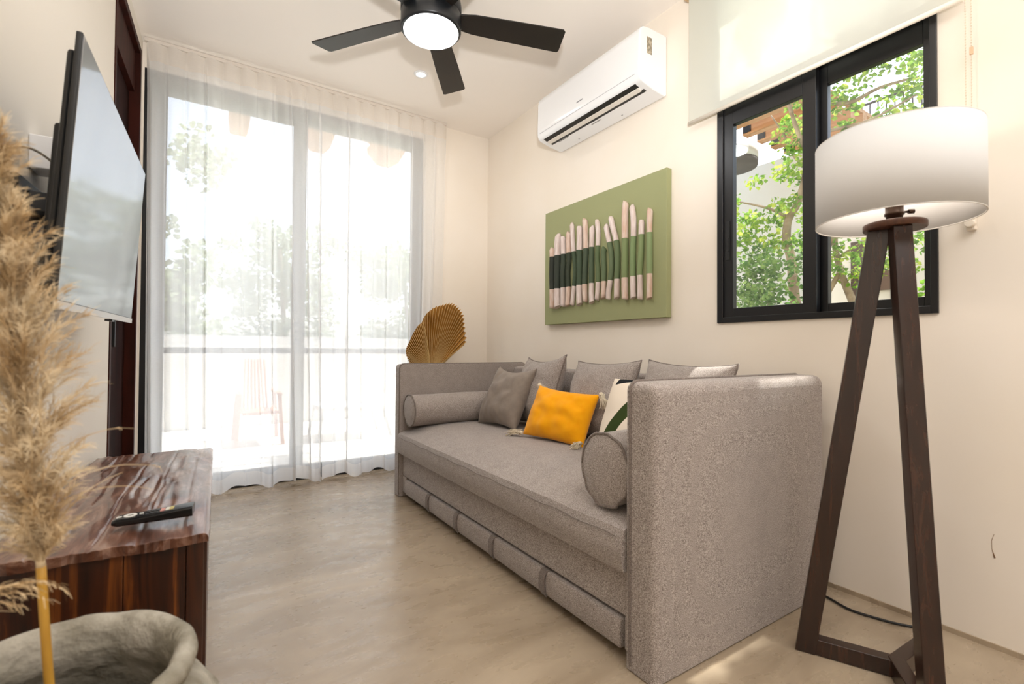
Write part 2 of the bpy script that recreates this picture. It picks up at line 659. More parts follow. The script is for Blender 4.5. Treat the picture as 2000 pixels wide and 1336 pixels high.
def curtain(name, label, x0, x1, npl, seed, xb0, xb1, zb):
    t = thing(name, label, 'curtain', ((x0 + x1) / 2, 3.46, 0), 'sheer curtains at the glass doors')
    rnd = random.Random(seed)
    nu = npl * 26
    offs = [rnd.uniform(-1.3, 1.3) for _ in range(npl + 2)]
    amps = [rnd.choice((0.15, 0.5, 0.9, 1.5)) * rnd.uniform(.8, 1.2) for _ in range(npl + 2)]

    def P(u, z):
        k = u * npl
        f = max(0.0, (H - 0.025 - z) / (H - 0.03))
        top = max(0.0, 1 - f * 9)
        i = int(k)
        fr = k - i
        ph = 2 * PI * k + f * (offs[i] * (1 - fr) + offs[min(i + 1, npl)] * fr) * 1.6
        a = (amps[i] * (1 - fr) + amps[min(i + 1, npl)] * fr)
        # pinch pleats at the top, loose folds below
        sharp = (0.5 + 0.5 * math.cos(ph)) ** 40
        y_top = -0.012 - 0.030 * (1 - abs(2 * fr - 1) ** 2.5)
        y_low = 0.016 * a * math.sin(ph) + 0.012 * math.sin(ph * 0.37 + seed) - 0.042 * sharp * a
        y = y_top * top + y_low * (1 - top)
        xa = x0 + (x1 - x0) * u
        xb = xb0 + (xb1 - xb0) * u
        x = xa * (1 - f ** 1.5) + xb * f ** 1.5 + 0.006 * a * math.cos(ph) * (1 - top)
        return Vector((x, 3.475 + y - 0.02 * f, z))

    def zbot(u):
        return zb + 0.014 * math.sin(u * npl * 2.1 + seed) + 0.008 * math.sin(u * npl * 4.4)

    def sheet(zt, zbo, nv):
        bm = B()
        g = []
        for i in range(nu + 1):
            u = i / nu * 0.9999
            col = []
            for j in range(nv + 1):
                a, c = zt(u), zbo(u)
                col.append(bm.verts.new(P(u, a + (c - a) * j / nv)))
            g.append(col)
        for i in range(nu):
            for j in range(nv):
                bm.faces.new((g[i][j], g[i + 1][j], g[i + 1][j + 1], g[i][j + 1]))
        return bm
    ztop = H - 0.035
    obj('sheer_panel', sheet(lambda u: ztop - 0.105, lambda u: zbot(u) + 0.085, 26), m_sheer, t, smooth=True)
    obj('heading_tape', sheet(lambda u: ztop + 0.006 * math.sin(u * npl * 2 * PI), lambda u: ztop - 0.105, 5), m_head, t, smooth=True)
    obj('hem', sheet(lambda u: zbot(u) + 0.085, zbot, 4), m_hem, t, smooth=True)
    return t


curtain('sheer_curtain', 'left white sheer curtain panel beside the dark wooden door', -0.288, 0.66, 10, 3, -0.262, 0.70, 0.022)
curtain('sheer_curtain', 'right white sheer curtain panel ending beside the bare back wall', 0.655, 1.612, 10, 11, 0.70, 1.56, 0.018)
b = B(); box(b, -0.30, 1.615, 3.466, 3.486, H - 0.022, H - 0.001)
tag(obj('curtain_track', b, M('track_white', '#d9cfc4', 0.5), bevel=0.002), 'slim pale curtain track along the ceiling above the sheers', 'curtain track')

# ------------------------------------------------------------------ daybed sofa
SX0, SX1, SY0, SY1 = 1.025, 1.945, 0.868, 2.922


def rbox(bm, x0, x1, y0, y1, z0, z1):
    return box(bm, x0, x1, y0, y1, z0, z1)


def subbox(x0, x1, y0, y1, z0, z1, n=(8, 16, 6)):
    """box with gridded faces"""
    bm = B()
    nx, ny, nz_ = n
    idx = {}

    def V(i, j, k):
        key = (i, j, k)
        if key not in idx:
            idx[key] = bm.verts.new((x0 + (x1 - x0) * i / nx, y0 + (y1 - y0) * j / ny, z0 + (z1 - z0) * k / nz_))
        return idx[key]
    for i in range(nx):
        for j in range(ny):
            bm.faces.new((V(i, j, 0), V(i, j + 1, 0), V(i + 1, j + 1, 0), V(i + 1, j, 0)))
            bm.faces.new((V(i, j, nz_), V(i + 1, j, nz_), V(i + 1, j + 1, nz_), V(i, j + 1, nz_)))
    for i in range(nx):
        for k in range(nz_):
            bm.faces.new((V(i, 0, k), V(i + 1, 0, k), V(i + 1, 0, k + 1), V(i, 0, k + 1)))
            bm.faces.new((V(i, ny, k), V(i, ny, k + 1), V(i + 1, ny, k + 1), V(i + 1, ny, k)))
    for j in range(ny):
        for k in range(nz_):
            bm.faces.new((V(0, j, k), V(0, j, k + 1), V(0, j + 1, k + 1), V(0, j + 1, k)))
            bm.faces.new((V(nx, j, k), V(nx, j + 1, k), V(nx, j + 1, k + 1), V(nx, j, k + 1)))
    return bm


sofa = thing('daybed_sofa', 'grey taupe upholstered three seat daybed sofa against the right wall', 'sofa', (1.48, 1.9, 0))


def arm(y0, y1, zt):
    """upholstered arm: cross-section in y-z with a soft outer top edge, run along x"""
    near = y0 < 2
    yo, yi = (y0, y1) if near else (y1, y0)
    sg = 1 if near else -1
    R_ = 0.036
    prof_ = [(yi, 0.002)] + [(yi, 0.002 + (zt - 0.002) * k / 12) for k in range(1, 13)]
    for k in range(9):
        a = PI / 2 * k / 8
        prof_.append((yo + sg * (R_ - R_ * math.sin(a)), zt - R_ + R_ * math.cos(a)))
    prof_ += [(yo, (zt - R_) * (1 - k / 12) + 0.002 * k / 12) for k in range(1, 13)]
    xs_ = [0, 0.004, 0.010, 0.018, 0.028, 0.040] + [0.04 + (SX1 - SX0 - 0.04) * k / 14 for k in range(1, 15)]
    bm = B()
    rings = []
    for dx in xs_:
        drop = 0.0
        if dx < 0.028:
            drop = 0.028 - math.sqrt(0.028 ** 2 - (0.028 - dx) ** 2)
        ring = []
        for (y, z) in prof_:
            zz = min(z, zt - drop) if z > zt - 0.03 else z
            x = SX0 - 0.004 + dx
            cx = 1 - abs((x - (SX0 + SX1) / 2) / ((SX1 - SX0) / 2)) ** 4
            pad = 0.007 * max(0, cx) * max(0, 1 - abs(z / (zt / 2) - 1) ** 4) * (-sg if y == yo else 0)
            if dx < 0.024 and abs(y - yo) < 0.03:
                pad += sg * (0.024 - math.sqrt(0.024 ** 2 - (0.024 - dx) ** 2)) * (1 - abs(y - yo) / 0.03)
            ring.append(bm.verts.new((x, y + pad, zz)))
        rings.append(ring)
    n_ = len(prof_)
    for i in range(len(rings) - 1):
        for k in range(n_):
            bm.faces.new((rings[i][k], rings[i][(k + 1) % n_], rings[i + 1][(k + 1) % n_], rings[i + 1][k]))
    bm.faces.new(rings[0]); bm.faces.new(rings[-1])
    bmesh.ops.recalc_face_normals(bm, faces=bm.faces[:])
    return obj('armrest', bm, m_sofa, sofa, bevel=0.009, seg=3)


for (y0, y1, zt) in ((SY0, 0.970, 0.812), (2.822, SY1, 0.806)):
    a = arm(y0, y1, zt)
    # piping round both faces of the arm
    for yy in ((y1 - 0.015) if y0 < 2 else (y0 + 0.006),):
        r = 0.026
        pts = []
        x0, x1, z0, z1 = SX0 - 0.005, SX1 + 0.001, 0.004, zt + 0.001
        for (cx, cz, a0) in ((x0 + r, z0 + r, PI), (x0 + r, z1 - r, PI / 2), (x1 - r, z1 - r, 0), (x1 - r, z0 + r, -PI / 2)):
            for q in range(5):
                an = a0 + (PI / 2 - q * PI / 8) * 1.0 if False else a0 + PI / 2 - q * PI / 8
                pts.append((cx + r * math.cos(an), yy, cz + r * math.sin(an)))
        pts.append(pts[0])
        bm = B(); tube(bm, pts, 0.0048, 8)
        obj('piping', bm, m_pipe, a, smooth=True)
b = subbox(1.845, SX1, 0.968, 2.824, 0.06, 0.782, (3, 20, 8))
for v in b.verts:
    if v.co.x < 1.85:
        v.co.x -= 0.008 * (1 - abs(v.co.z / 0.4 - 1) ** 3)
obj('backrest', b, m_sofa, sofa, bevel=0.02, seg=3)
# base with the pull-out drawer
b = B(); box(b, SX0 + 0.018, 1.86, 0.968, 2.824, 0.128, 0.292)
box(b, SX0 + 0.018, 1.86, 0.968, 0.998, 0.030, 0.13); box(b, SX0 + 0.018, 1.86, 2.76, 2.824, 0.030, 0.13)
base = obj('base', b, m_sofa, sofa, bevel=0.006)
b = subbox(SX0 + 0.010, 1.84, 1.004, 2.754, 0.032, 0.118, (3, 60, 6))
for v in b.verts:
    if v.co.x < SX0 + 0.02:
        v.co.x -= 0.006 * (1 - abs((v.co.z - 0.075) / 0.045) ** 2)
drawer = obj('pull_out_drawer', b, m_sofa, sofa, bevel=0.006)
for ys in (2.406, 2.068, 1.733, 1.375):
    b = B()
    prof = [(SX0 + 0.012, 0.030), (SX0 + 0.001, 0.05), (SX0 + 0.0, 0.075), (SX0 + 0.001, 0.10), (SX0 + 0.012, 0.1185), (SX0 + 0.06, 0.1195)]
    for k in range(len(prof) - 1):
        (xa, za), (xb, zb) = prof[k], prof[k + 1]
        for yy, w_ in ((ys, 0.032),):
            hexa(b, [(xa - 0.003, yy - w_ / 2, za), (xa + 0.006, yy - w_ / 2, za), (xa + 0.006, yy + w_ / 2, za), (xa - 0.003, yy + w_ / 2, za),
                     (xb - 0.003, yy - w_ / 2, zb), (xb + 0.006, yy - w_ / 2, zb), (xb + 0.006, yy + w_ / 2, zb), (xb - 0.003, yy + w_ / 2, zb)])
    for yy in (ys - 0.017,):
        tube(b, [(x - 0.004, yy, z) for x, z in prof], 0.0028, 6)
    obj('seam_strap', b, m_pipe, drawer)
for (x, y) in ((1.12, 1.06), (1.12, 2.74), (1.80, 1.06), (1.80, 2.74)):
    b = B(); disk(b, (x, y), 0.02, 0, 0.035, 12)
    obj('foot', b, m_blackm, sofa)
# mattress
MX0, MX1, MY0, MY1, MZ0, MZ1 = SX0 - 0.010, 1.845, 0.974, 2.818, 0.268, 0.432
b = subbox(MX0, MX1, MY0, MY1, MZ0, MZ1, (16, 40, 6))
for v in b.verts:
    p = v.co
    if p.z > MZ1 - 0.001:
        e = min((p.x - MX0) / 0.22, 1.0)
        ey = min((p.y - MY0) / 0.12, (MY1 - p.y) / 0.12, 1)
        p.z += -0.045 * (1 - e) ** 2 + 0.014 * math.sin(min(1, (p.x - MX0) / 0.8) * PI) * ey + 0.003 * nz(p, 4)
    elif p.x < MX0 + 0.001:
        f = (p.z - MZ0) / (MZ1 - MZ0)
        p.x -= 0.012 * math.sin(f * PI) + 0.0022 * nz((0, p.y * 9, 0), 3) * f
        p.z = MZ0 + (p.z - MZ0) * 0.74
mat_ = obj('mattress', b, m_sofa, sofa, bevel=0.02, seg=3)
b = B(); tube(b, [(MX0 - 0.012, MY0 + 0.02 + (MY1 - MY0 - 0.04) * i / 40, 0.368 + 0.003 * math.sin(i * 1.3)) for i in range(41)], 0.0016, 6)
obj('top_seam', b, m_pipe, mat_)


# ------------------------------------------------------------------ cushions
def pillow(name, label, cat, C4, thick, mat, n=22, group=None, wr=0.005, seed=0, pipe=False, sag=0.0, pinch=0.07, matidx=None):
    """C4 = TL, BL, BR, TR seen from the front; thick = full thickness"""
    TL, BL, BR, TR = [Vector(c) for c in C4]
    cen = (TL + BL + BR + TR) / 4
    nrm = ((TR - TL) + (BR - BL)).cross((TL - BL) + (TR - BR)).normalized()
    U = ((TR - TL) + (BR - BL)) / 2
    V_ = ((TL - BL) + (TR - BR)) / 2

    def base(s, t):
        a, c = (s + 1) / 2, (t + 1) / 2
        p = (BL * (1 - a) + BR * a) * (1 - c) + (TL * (1 - a) + TR * a) * c
        p = p - U * 0.5 * pinch * s * (1 - t * t) - V_ * 0.5 * (pinch * t + (sag if t > 0 else 0) * t) * (1 - s * s) ** 0.8
        return p

    def h(s, t):
        return ((1 - abs(s) ** 2.6) * (1 - abs(t) ** 2.6)) ** 0.52
    bm = B()
    front, back = {}, {}
    for i in range(n + 1):
        for j in range(n + 1):
            s, t = -1 + 2 * i / n, -1 + 2 * j / n
            # denser at borders
            s = math.sin(s * PI / 2); t = math.sin(t * PI / 2)
            p = base(s, t)
            hh = h(s, t)
            edge = max(abs(s), abs(t))
            crs = max(0.0, s) ** 3 * math.sin(t * 17 + 3 * nz((s * 3, t * 3, seed), 1.5)) * (1 - abs(t)) + max(0.0, -t) ** 3 * 0.6 * math.sin(s * 13 + seed)
            wv = wr * 0.9 * crs + wr * (nz((s * 2.2, t * 2.2, seed), 1.3, seed) * 2 + (nz((s * 9 * (1 if abs(t) > abs(s) else .3), t * 9 * (1 if abs(s) > abs(t) else .3), seed), 1.0) * 1.6 * edge))
            if i in (0, n) or j in (0, n):
                v = bm.verts.new(p)
                front[i, j] = v; back[i, j] = v
            else:
                front[i, j] = bm.verts.new(p + nrm * (thick / 2 * hh + wv * hh))
                back[i, j] = bm.verts.new(p - nrm * (thick / 2 * hh - wv * hh * .5))
    for i in range(n):
        for j in range(n):
            f = bm.faces.new((front[i, j], front[i + 1, j], front[i + 1, j + 1], front[i, j + 1]))
            if matidx:
                f.material_index = matidx((i + .5) / n, (j + .5) / n)
            bm.faces.new((back[i, j], back[i, j + 1], back[i + 1, j + 1], back[i + 1, j]))
    bmesh.ops.recalc_face_normals(bm, faces=bm.faces[:])
    if pipe:
        t_ = thing(name, label, cat, tuple(cen), group)
        o = obj('cushion_cover', bm, mat, t_, smooth=True)
        pts = []
        for k in range(81):
            a = k / 20
            q = int(a) % 4; f = -1 + 2 * (a - int(a)) if k < 80 else -1
            s, t = [(f, -1), (1, f), (-f, 1), (-1, -f)][q]
            pts.append(base(s * 1.0, t * 1.0))
        bp = B(); tube(bp, pts, 0.0042, 6)
        obj('piping', bp, m_pipe, t_, smooth=True)
        sub = o
        ret = t_
    else:
        ret = obj(name, bm, mat, None, smooth=True)
        tag(ret, label, cat, group)
        sub = ret
    md = sub.modifiers.new('s', 'SUBSURF'); md.levels = 1; md.render_levels = 1
    return ret, base, nrm


GB = 'large grey back cushions along the sofa back'
pillow('back_cushion', 'large grey back cushion farthest from the floor lamp, behind the brown cushion', 'cushion',
       [(1.785, 2.545, 0.848), (1.69, 2.56, 0.45), (1.62, 2.13, 0.45), (1.715, 2.08, 0.872)], 0.20, m_sofa, pipe=True, group=GB, seed=1, wr=0.009, pinch=0.08, sag=0.1)
pillow('back_cushion', 'large grey back cushion behind the yellow cushion, middle of the three', 'cushion',
       [(1.80, 2.075, 0.838), (1.69, 2.07, 0.45), (1.68, 1.60, 0.45), (1.785, 1.60, 0.852)], 0.20, m_sofa, pipe=True, group=GB, seed=2, wr=0.009, pinch=0.08, sag=0.03)
pillow('back_cushion', 'large grey back cushion nearest the floor lamp, partly behind the near armrest', 'cushion',
       [(1.80, 1.565, 0.856), (1.69, 1.565, 0.45), (1.68, 1.12, 0.45), (1.79, 1.105, 0.848)], 0.20, m_sofa, pipe=True, group=GB, seed=3, wr=0.009, pinch=0.08, sag=0.03)

m_brown = M('taupe_satin_cloth', '#82756a', 0.55, col2='#8c7f73', scale=30, bump=0.25, bscale=14, bdist=0.006, sheen=0.2, spec=0.3)
pillow('throw_cushion', 'plain brown taupe square cushion standing left of the yellow cushion', 'cushion',
       [(1.60, 2.60, 0.795), (1.44, 2.60, 0.445), (1.475, 2.235, 0.442), (1.63, 2.24, 0.795)], 0.17, m_brown, seed=4, wr=0.011, pinch=0.12, sag=0.10)
m_yel = M('mustard_yellow_linen', '#f5a200', 0.85, col2='#f7a804', scale=40, bump=0.3, bscale=16, bdist=0.006, spec=0.15, sheen=0.2)
yc = thing('throw_cushion', 'bright yellow lumbar cushion with cream corner tassels on the seat', 'cushion', (1.51, 1.89, 0.57))
yo, ybase, yn = pillow('tmp', '', '', [(1.52, 2.065, 0.712), (1.405, 2.055, 0.462), (1.505, 1.705, 0.440), (1.625, 1.715, 0.686)], 0.15, m_yel, seed=5, wr=0.010, pinch=0.05, sag=0.07)
yo.name = 'cushion_cover'
for k in ('label', 'category'):
    if k in yo:
        del yo[k]
yo.parent = yc
yo.matrix_parent_inverse = WM[yc.name].inverted()
WM[yo.name] = Matrix.Identity(4)
m_tas = M('cream_cotton_thread', '#e9dcc6', 0.9, col2='#d6c4a6', scale=300, bump=0.4, bscale=400)


def tassel(p, d, L_=0.055, seed=0):
    rnd = random.Random(seed)
    p, d = Vector(p), Vector(d).normalized()
    bm = B()
    tube(bm, [p - d * 0.004, p + d * 0.012], [0.008, 0.012], 10)
    for k in range(70):
        o = Vector((rnd.gauss(0, 1), rnd.gauss(0, 1), rnd.gauss(0, 1))) * 0.006
        e = p + d * L_ * rnd.uniform(.85, 1.05) + Vector((rnd.gauss(0, 1), rnd.gauss(0, 1), rnd.gauss(0, 0.8))) * 0.012
        e.z = max(e.z, 0.449)
        mid = (p + d * 0.012 + o + e) / 2 + Vector((0, 0, 0.004))
        tube(bm, [p + d * 0.008 + o, mid, e], 0.0016, 4)
    return obj('tassel', bm, m_tas, yc, smooth=True)


tassel((1.400, 2.055, 0.470), (-0.45, 1.0, -0.10), 0.075, 1)
tassel((1.490, 1.705, 0.466), (-0.72, -0.25, -0.14), 0.06, 2)
tassel((1.625, 1.712, 0.690), (-0.05, -0.45, -0.85), 0.07, 3)
tassel((1.52, 2.07, 0.712), (0.7, 0.35, -0.6), 0.05, 4)


def pattern_mat():
    """cream cushion face with a dark green brush arc and a black patch near the top"""
    mt, N, L, b_ = newmat('cream_print_cloth')
    uv = N.new('ShaderNodeUVMap')
    sp = N.new('ShaderNodeSeparateXYZ')
    L.new(uv.outputs[0], sp.inputs[0])

    def math_(op, a, c):
        n_ = N.new('ShaderNodeMath'); n_.operation = op
        for i_, v_ in enumerate((a, c)):
            if isinstance(v_, (int, float)):
                n_.inputs[i_].default_value = v_
            elif v_ is not None:
                L.new(v_, n_.inputs[i_])
        return n_.outputs[0]
    x, y = sp.outputs[0], sp.outputs[1]
    # green arc : ring round (0.98, 0.08) radius .72..
    dx = math_('SUBTRACT', x, 1.0); dy = math_('SUBTRACT', y, 0.02)
    r = math_('SQRT', math_('ADD', math_('MULTIPLY', dx, dx), math_('MULTIPLY', dy, dy)), None)
    ring = math_('LESS_THAN', math_('ABSOLUTE', math_('SUBTRACT', r, 0.83), None), 0.075)
    # black patch
    ex = math_('MULTIPLY', math_('SUBTRACT', x, 0.22), 1.0); ey = math_('SUBTRACT', y, 1.0)
    r2 = math_('SQRT', math_('ADD', math_('MULTIPLY', ex, ex), math_('MULTIPLY', ey, ey)), None)
    blk = math_('MULTIPLY', math_('GREATER_THAN', math_('ADD', y, math_('MULTIPLY', x, -0.10)), 0.885), math_('GREATER_THAN', x, 0.06))
    m1 = N.new('ShaderNodeMixRGB'); m1.inputs[1].default_value = lin('#e6d8c6'); m1.inputs[2].default_value = lin('#36431f')
    L.new(ring, m1.inputs[0])
    m2 = N.new('ShaderNodeMixRGB'); L.new(m1.outputs[0], m2.inputs[1]); m2.inputs[2].default_value = lin('#15171a')
    L.new(blk, m2.inputs[0])
    L.new(m2.outputs[0], b_.inputs['Base Color'])
    b_.inputs['Roughness'].default_value = 0.9
    b_.inputs['Specular IOR Level'].default_value = 0.15
    return mt


PC = [(1.425, 1.420, 0.785), (1.262, 1.385, 0.440), (1.295, 1.01, 0.445), (1.455, 1.005, 0.790)]
po, pb, pn = pillow('throw_cushion', 'cream cushion printed with a dark green arc, half hidden behind the near armrest', 'cushion', PC, 0.15, pattern_mat(), seed=6, wr=0.004, pinch=0.03)
# planar uv for the print
uvl = po.data.uv_layers.new(name='UVMap')
TLv, BLv, BRv = Vector(PC[0]), Vector(PC[1]), Vector(PC[2])
eu, ev = (BRv - BLv), (TLv - BLv)
for lp in po.data.loops:
    d = po.data.vertices[lp.vertex_index].co - BLv
    uvl.data[lp.index].uv = (d.dot(eu) / eu.length_squared, d.dot(ev) / ev.length_squared)


def bolster(label, cx, y, z, r, x1, m_end, seed, squash=1.0):
    t = thing('bolster_cushion', label, 'cushion', ((cx + x1) / 2, y, z), 'round bolsters at the sofa arms')
    bm = B()
    n, k = 36, 22
    rings = []
    for i in range(k + 1):
        f = i / k
        x = cx + (x1 - cx) * f
        rr = r * (1 + 0.02 * math.sin(f * PI))
        ring = []
        for q in range(n):
            a = 2 * PI * q / n
            e = min(f, 1 - f)
            w_ = 1 + 0.035 * nz((math.cos(a) * 2.5, math.sin(a) * 2.5, x * 4), 1.5, seed) + 0.075 * nz((math.cos(a) * 5, math.sin(a) * 5, x * 2), 1.0, seed) * max(0, 1 - e * 6)
            ring.append(bm.verts.new((x, y + rr * w_ * math.cos(a), z + rr * w_ * squash * math.sin(a))))
        rings.append(ring)
    for i in range(k):
        for q in range(n):
            bm.faces.new((rings[i][q], rings[i][(q + 1) % n], rings[i + 1][(q + 1) % n], rings[i + 1][q]))
    bmesh.ops.recalc_face_normals(bm, faces=bm.faces[:])
    obj('cushion_cover', bm, m_sofa, t, smooth=True)
    for xe, sg in ((cx, -1), (x1, 1)):
        bm = B()
        rr = [1.0, .8, .55, .3, .1]
        rg = []
        for q_, s_ in enumerate(rr):
            ring = []
            for q in range(n):
                a = 2 * PI * q / n
                w_ = 1 + 0.035 * nz((math.cos(a) * 2.5, math.sin(a) * 2.5, xe * 4), 1.5, seed) + 0.075 * nz((math.cos(a) * 5, math.sin(a) * 5, xe * 2), 1.0, seed)
                ring.append(bm.verts.new((xe + sg * 0.014 * (1 - s_ ** 3), y + r * s_ * w_ * math.cos(a), z + r * s_ * w_ * squash * math.sin(a))))
            rg.append(ring)
        for i in range(len(rr) - 1):
            for q in range(n):
                bm.faces.new((rg[i][q], rg[i][(q + 1) % n], rg[i + 1][(q + 1) % n], rg[i + 1][q]))
        bm.faces.new(rg[-1])
        bmesh.ops.recalc_face_normals(bm, faces=bm.faces[:])
        obj('end_cap', bm, m_end, t, smooth=True)
        bm = B()
        pts = []
        for q in range(n + 1):
            a = 2 * PI * q / n
            w_ = 1 + 0.035 * nz((math.cos(a) * 2.5, math.sin(a) * 2.5, xe * 4), 1.5, seed) + 0.075 * nz((math.cos(a) * 5, math.sin(a) * 5, xe * 2), 1.0, seed)
            pts.append((xe, y + r * 1.01 * w_ * math.cos(a), z + r * 1.01 * w_ * squash * math.sin(a)))
        tube(bm, pts, 0.0045, 8)
        obj('piping', bm, m_pipe, t, smooth=True)


bolster('grey bolster cushion lying along the far armrest by the curtain', 1.045, 2.722, 0.534, 0.092, 1.66, m_sofa, 2)
bolster('grey bolster cushion against the near armrest, round end facing out', 1.050, 1.090, 0.532, 0.100, 1.66, m_sofa, 5, 1.12)

# ------------------------------------------------------------------ wooden bench
bench = thing('wooden_bench', 'low varnished rustic wood bench under the television', 'bench', (-0.17, 1.95, 0))
BZ = 0.452


def bx(y, s):
    """x across the bench; s=0 wall side, s=1 room side (bench runs along the left wall)"""
    xl = WLX(y) + 0.012
    xr = 0.052 - (2.52 - y) * 0.0245
    return xl + (xr - xl) * s


nu, nv = 96, 220
Y0b, Y1b = 1.385, 2.535
bm = B()
rb = random.Random(5)
# deep grooves and gouges: (s centre, y0, y1, width, depth)
gou = []
for k in range(20):
    yy = rb.uniform(Y0b, Y1b)
    gou.append((rb.random(), yy, yy + rb.uniform(0.08, 0.34), rb.uniform(0.012, 0.034), rb.uniform(0.002, 0.006)))
planks = [0.22, 0.46, 0.66, 0.86]


def btop(s, y):
    z = BZ
    for k, pl in enumerate(planks):
        c = pl + 0.020 * nz((y * 3, k * 7, 0), 1.0) + 0.010 * nz((y * 9, k * 3, 1), 1.0)
        d = abs(s - c)
        z -= 0.0045 * math.exp(-(d / 0.007) ** 2) * max(0.0, 0.5 + 1.1 * nz((y * 4, k * 5, 3), 1.0))
    for (c, a, e, w_, dp) in gou:
        if a < y < e:
            f = max(0.0, math.sin((y - a) / (e - a) * PI)) ** 0.5
            cc = c + 0.03 * nz((y * 5, c * 10, 2), 1.0)
            z -= dp * f * math.exp(-((s - cc) / w_) ** 2)
    z += 0.009 * nz((s * 3.2, y * 3.2, 4), 1.0) + 0.0028 * nz((s * 9, y * 7, 4), 1.0) + 0.0006 * nz((s * 50, y * 18, 4), 1.0)
    z -= 0.010 * max(0, (s - 0.97) / 0.03) ** 2
    return z


g = []
for i in range(nu + 1):
    s = i / nu
    yf = Y0b - 0.010 + 0.030 * (1 - s) * 0.6 + 0.008 * nz((s * 9, 0, 0), 1.0) + 0.004 * nz((s * 30, 0, 0), 1.0)
    yb_ = Y1b + 0.006 * nz((s * 8, 5, 0), 1.0)
    col = []
    for j in range(nv + 1):
        y = yf + (yb_ - yf) * j / nv
        x = bx(y, s) + (0.003 * nz((0, y * 12, 0), 1.0) if i == nu else 0)
        col.append(bm.verts.new((x, y, btop(s, y))))
    g.append(col)
for i in range(nu):
    for j in range(nv):
        bm.faces.new((g[i][j], g[i + 1][j], g[i + 1][j + 1], g[i][j + 1]))
# skirt of the slab
bord = [g[i][0] for i in range(nu + 1)] + [g[nu][j] for j in range(1, nv + 1)] + [g[i][nv] for i in range(nu - 1, -1, -1)] + [g[0][j] for j in range(nv - 1, 0, -1)]
low = [bm.verts.new((v.co.x, v.co.y + (0.006 if v.co.y < 1.5 else 0), BZ - 0.024 + 0.003 * nz(v.co, 9))) for v in bord]
for i in range(len(bord)):
    k = (i + 1) % len(bord)
    bm.faces.new((bord[i], low[i], low[k], bord[k])).tag = True
bm.faces.new(low)
bmesh.ops.recalc_face_normals(bm, faces=bm.faces[:])
bt = obj('bench_top', bm, m_benchtop, bench, smooth=True)
for p_ in bt.data.polygons:
    if abs(p_.normal.z) < 0.5:
        p_.use_smooth = False


def planky(P, n_, z0, z1, thick, nrm, seed):
    """vertical planks panel from P(0) to P(1)"""
    bm = B()
    rnd = random.Random(seed)
    cuts = [0]
    while cuts[-1] < 0.97:
        cuts.append(min(1, cuts[-1] + rnd.uniform(0.7, 1.4) / n_))
    for a, c in zip(cuts[:-1], cuts[1:]):
        pa, pc = Vector(P(a + 0.0015)), Vector(P(c - 0.0015))
        o = Vector(nrm) * rnd.uniform(-0.004, 0.003)
        N_ = Vector(nrm) * thick
        q = [pa + o, pc + o, pc + o - N_, pa + o - N_]
        hexa(bm, [(v.x, v.y, z0) for v in q] + [(v.x, v.y, z1) for v in q])
    return bm


obj('end_panel', planky(lambda t: (bx(1.40, 0.02) + (bx(1.40, 0.975) - bx(1.40, 0.02)) * t, 1.40, 0), 3.2, 0, BZ - 0.022, 0.04, (0, -1, 0), 3), m_benchside, bench, bevel=0.002)
obj('side_panel', planky(lambda t: (bx(1.45 + 1.04 * t, 0.985), 1.45 + 1.04 * t, 0), 6, 0, BZ - 0.022, 0.035, (1, 0, 0), 4), m_benchside, bench, bevel=0.002)
obj('end_panel', planky(lambda t: (bx(2.50, 0.02) + (bx(2.50, 0.97) - bx(2.50, 0.02)) * t, 2.50, 0), 3.2, 0, BZ - 0.022, 0.04, (0, 1, 0), 5), m_benchside, bench, bevel=0.002)

# remote control on the bench
rc = thing('remote_control', 'black television remote with pale buttons lying on the wooden bench', 'remote control', (-0.09, 1.51, 0.46))
rx = Matrix.Translation((-0.092, 1.508, 0.4665)) @ Matrix.Rotation(math.radians(-6), 4, 'Z') @ Matrix.Rotation(math.radians(-1.5), 4, 'Y')


def xf(bm, mtx):
    bmesh.ops.transform(bm, matrix=mtx, verts=bm.verts[:])
    return bm


b = B(); L2 = 0.083
sec = [(-L2, 0.018, 0.003, 0.012), (-L2 + 0.012, 0.024, 0.0, 0.017), (-0.02, 0.026, 0.0, 0.018), (L2 - 0.02, 0.026, 0.0, 0.024), (L2, 0.025, 0.0, 0.025)]
prev = None
for (x, w_, z0, z1) in sec:
    ring = [b.verts.new((x, yy, zz)) for yy, zz in ((-w_, z0 + .004), (-w_ + .004, z0), (w_ - .004, z0), (w_, z0 + .004), (w_, z1 - .004), (w_ - .005, z1), (-w_ + .005, z1), (-w_, z1 - .004))]
    if prev:
        for q in range(8):
            b.faces.new((prev[q], prev[(q + 1) % 8], ring[(q + 1) % 8], ring[q]))
    else:
        b.faces.new(ring[::-1])
    prev = ring
b.faces.new(prev)
bmesh.ops.recalc_face_normals(b, faces=b.faces[:])
xf(b, rx)
obj('remote_body', b, M('remote_gloss_black', '#0b0c0e', 0.22), rc, bevel=0.0012)
m_btn = M('remote_button_white', '#e8e6df', 0.5)


def rtop(x):
    return 0.018 + max(0, (x + 0.02)) * 0.07


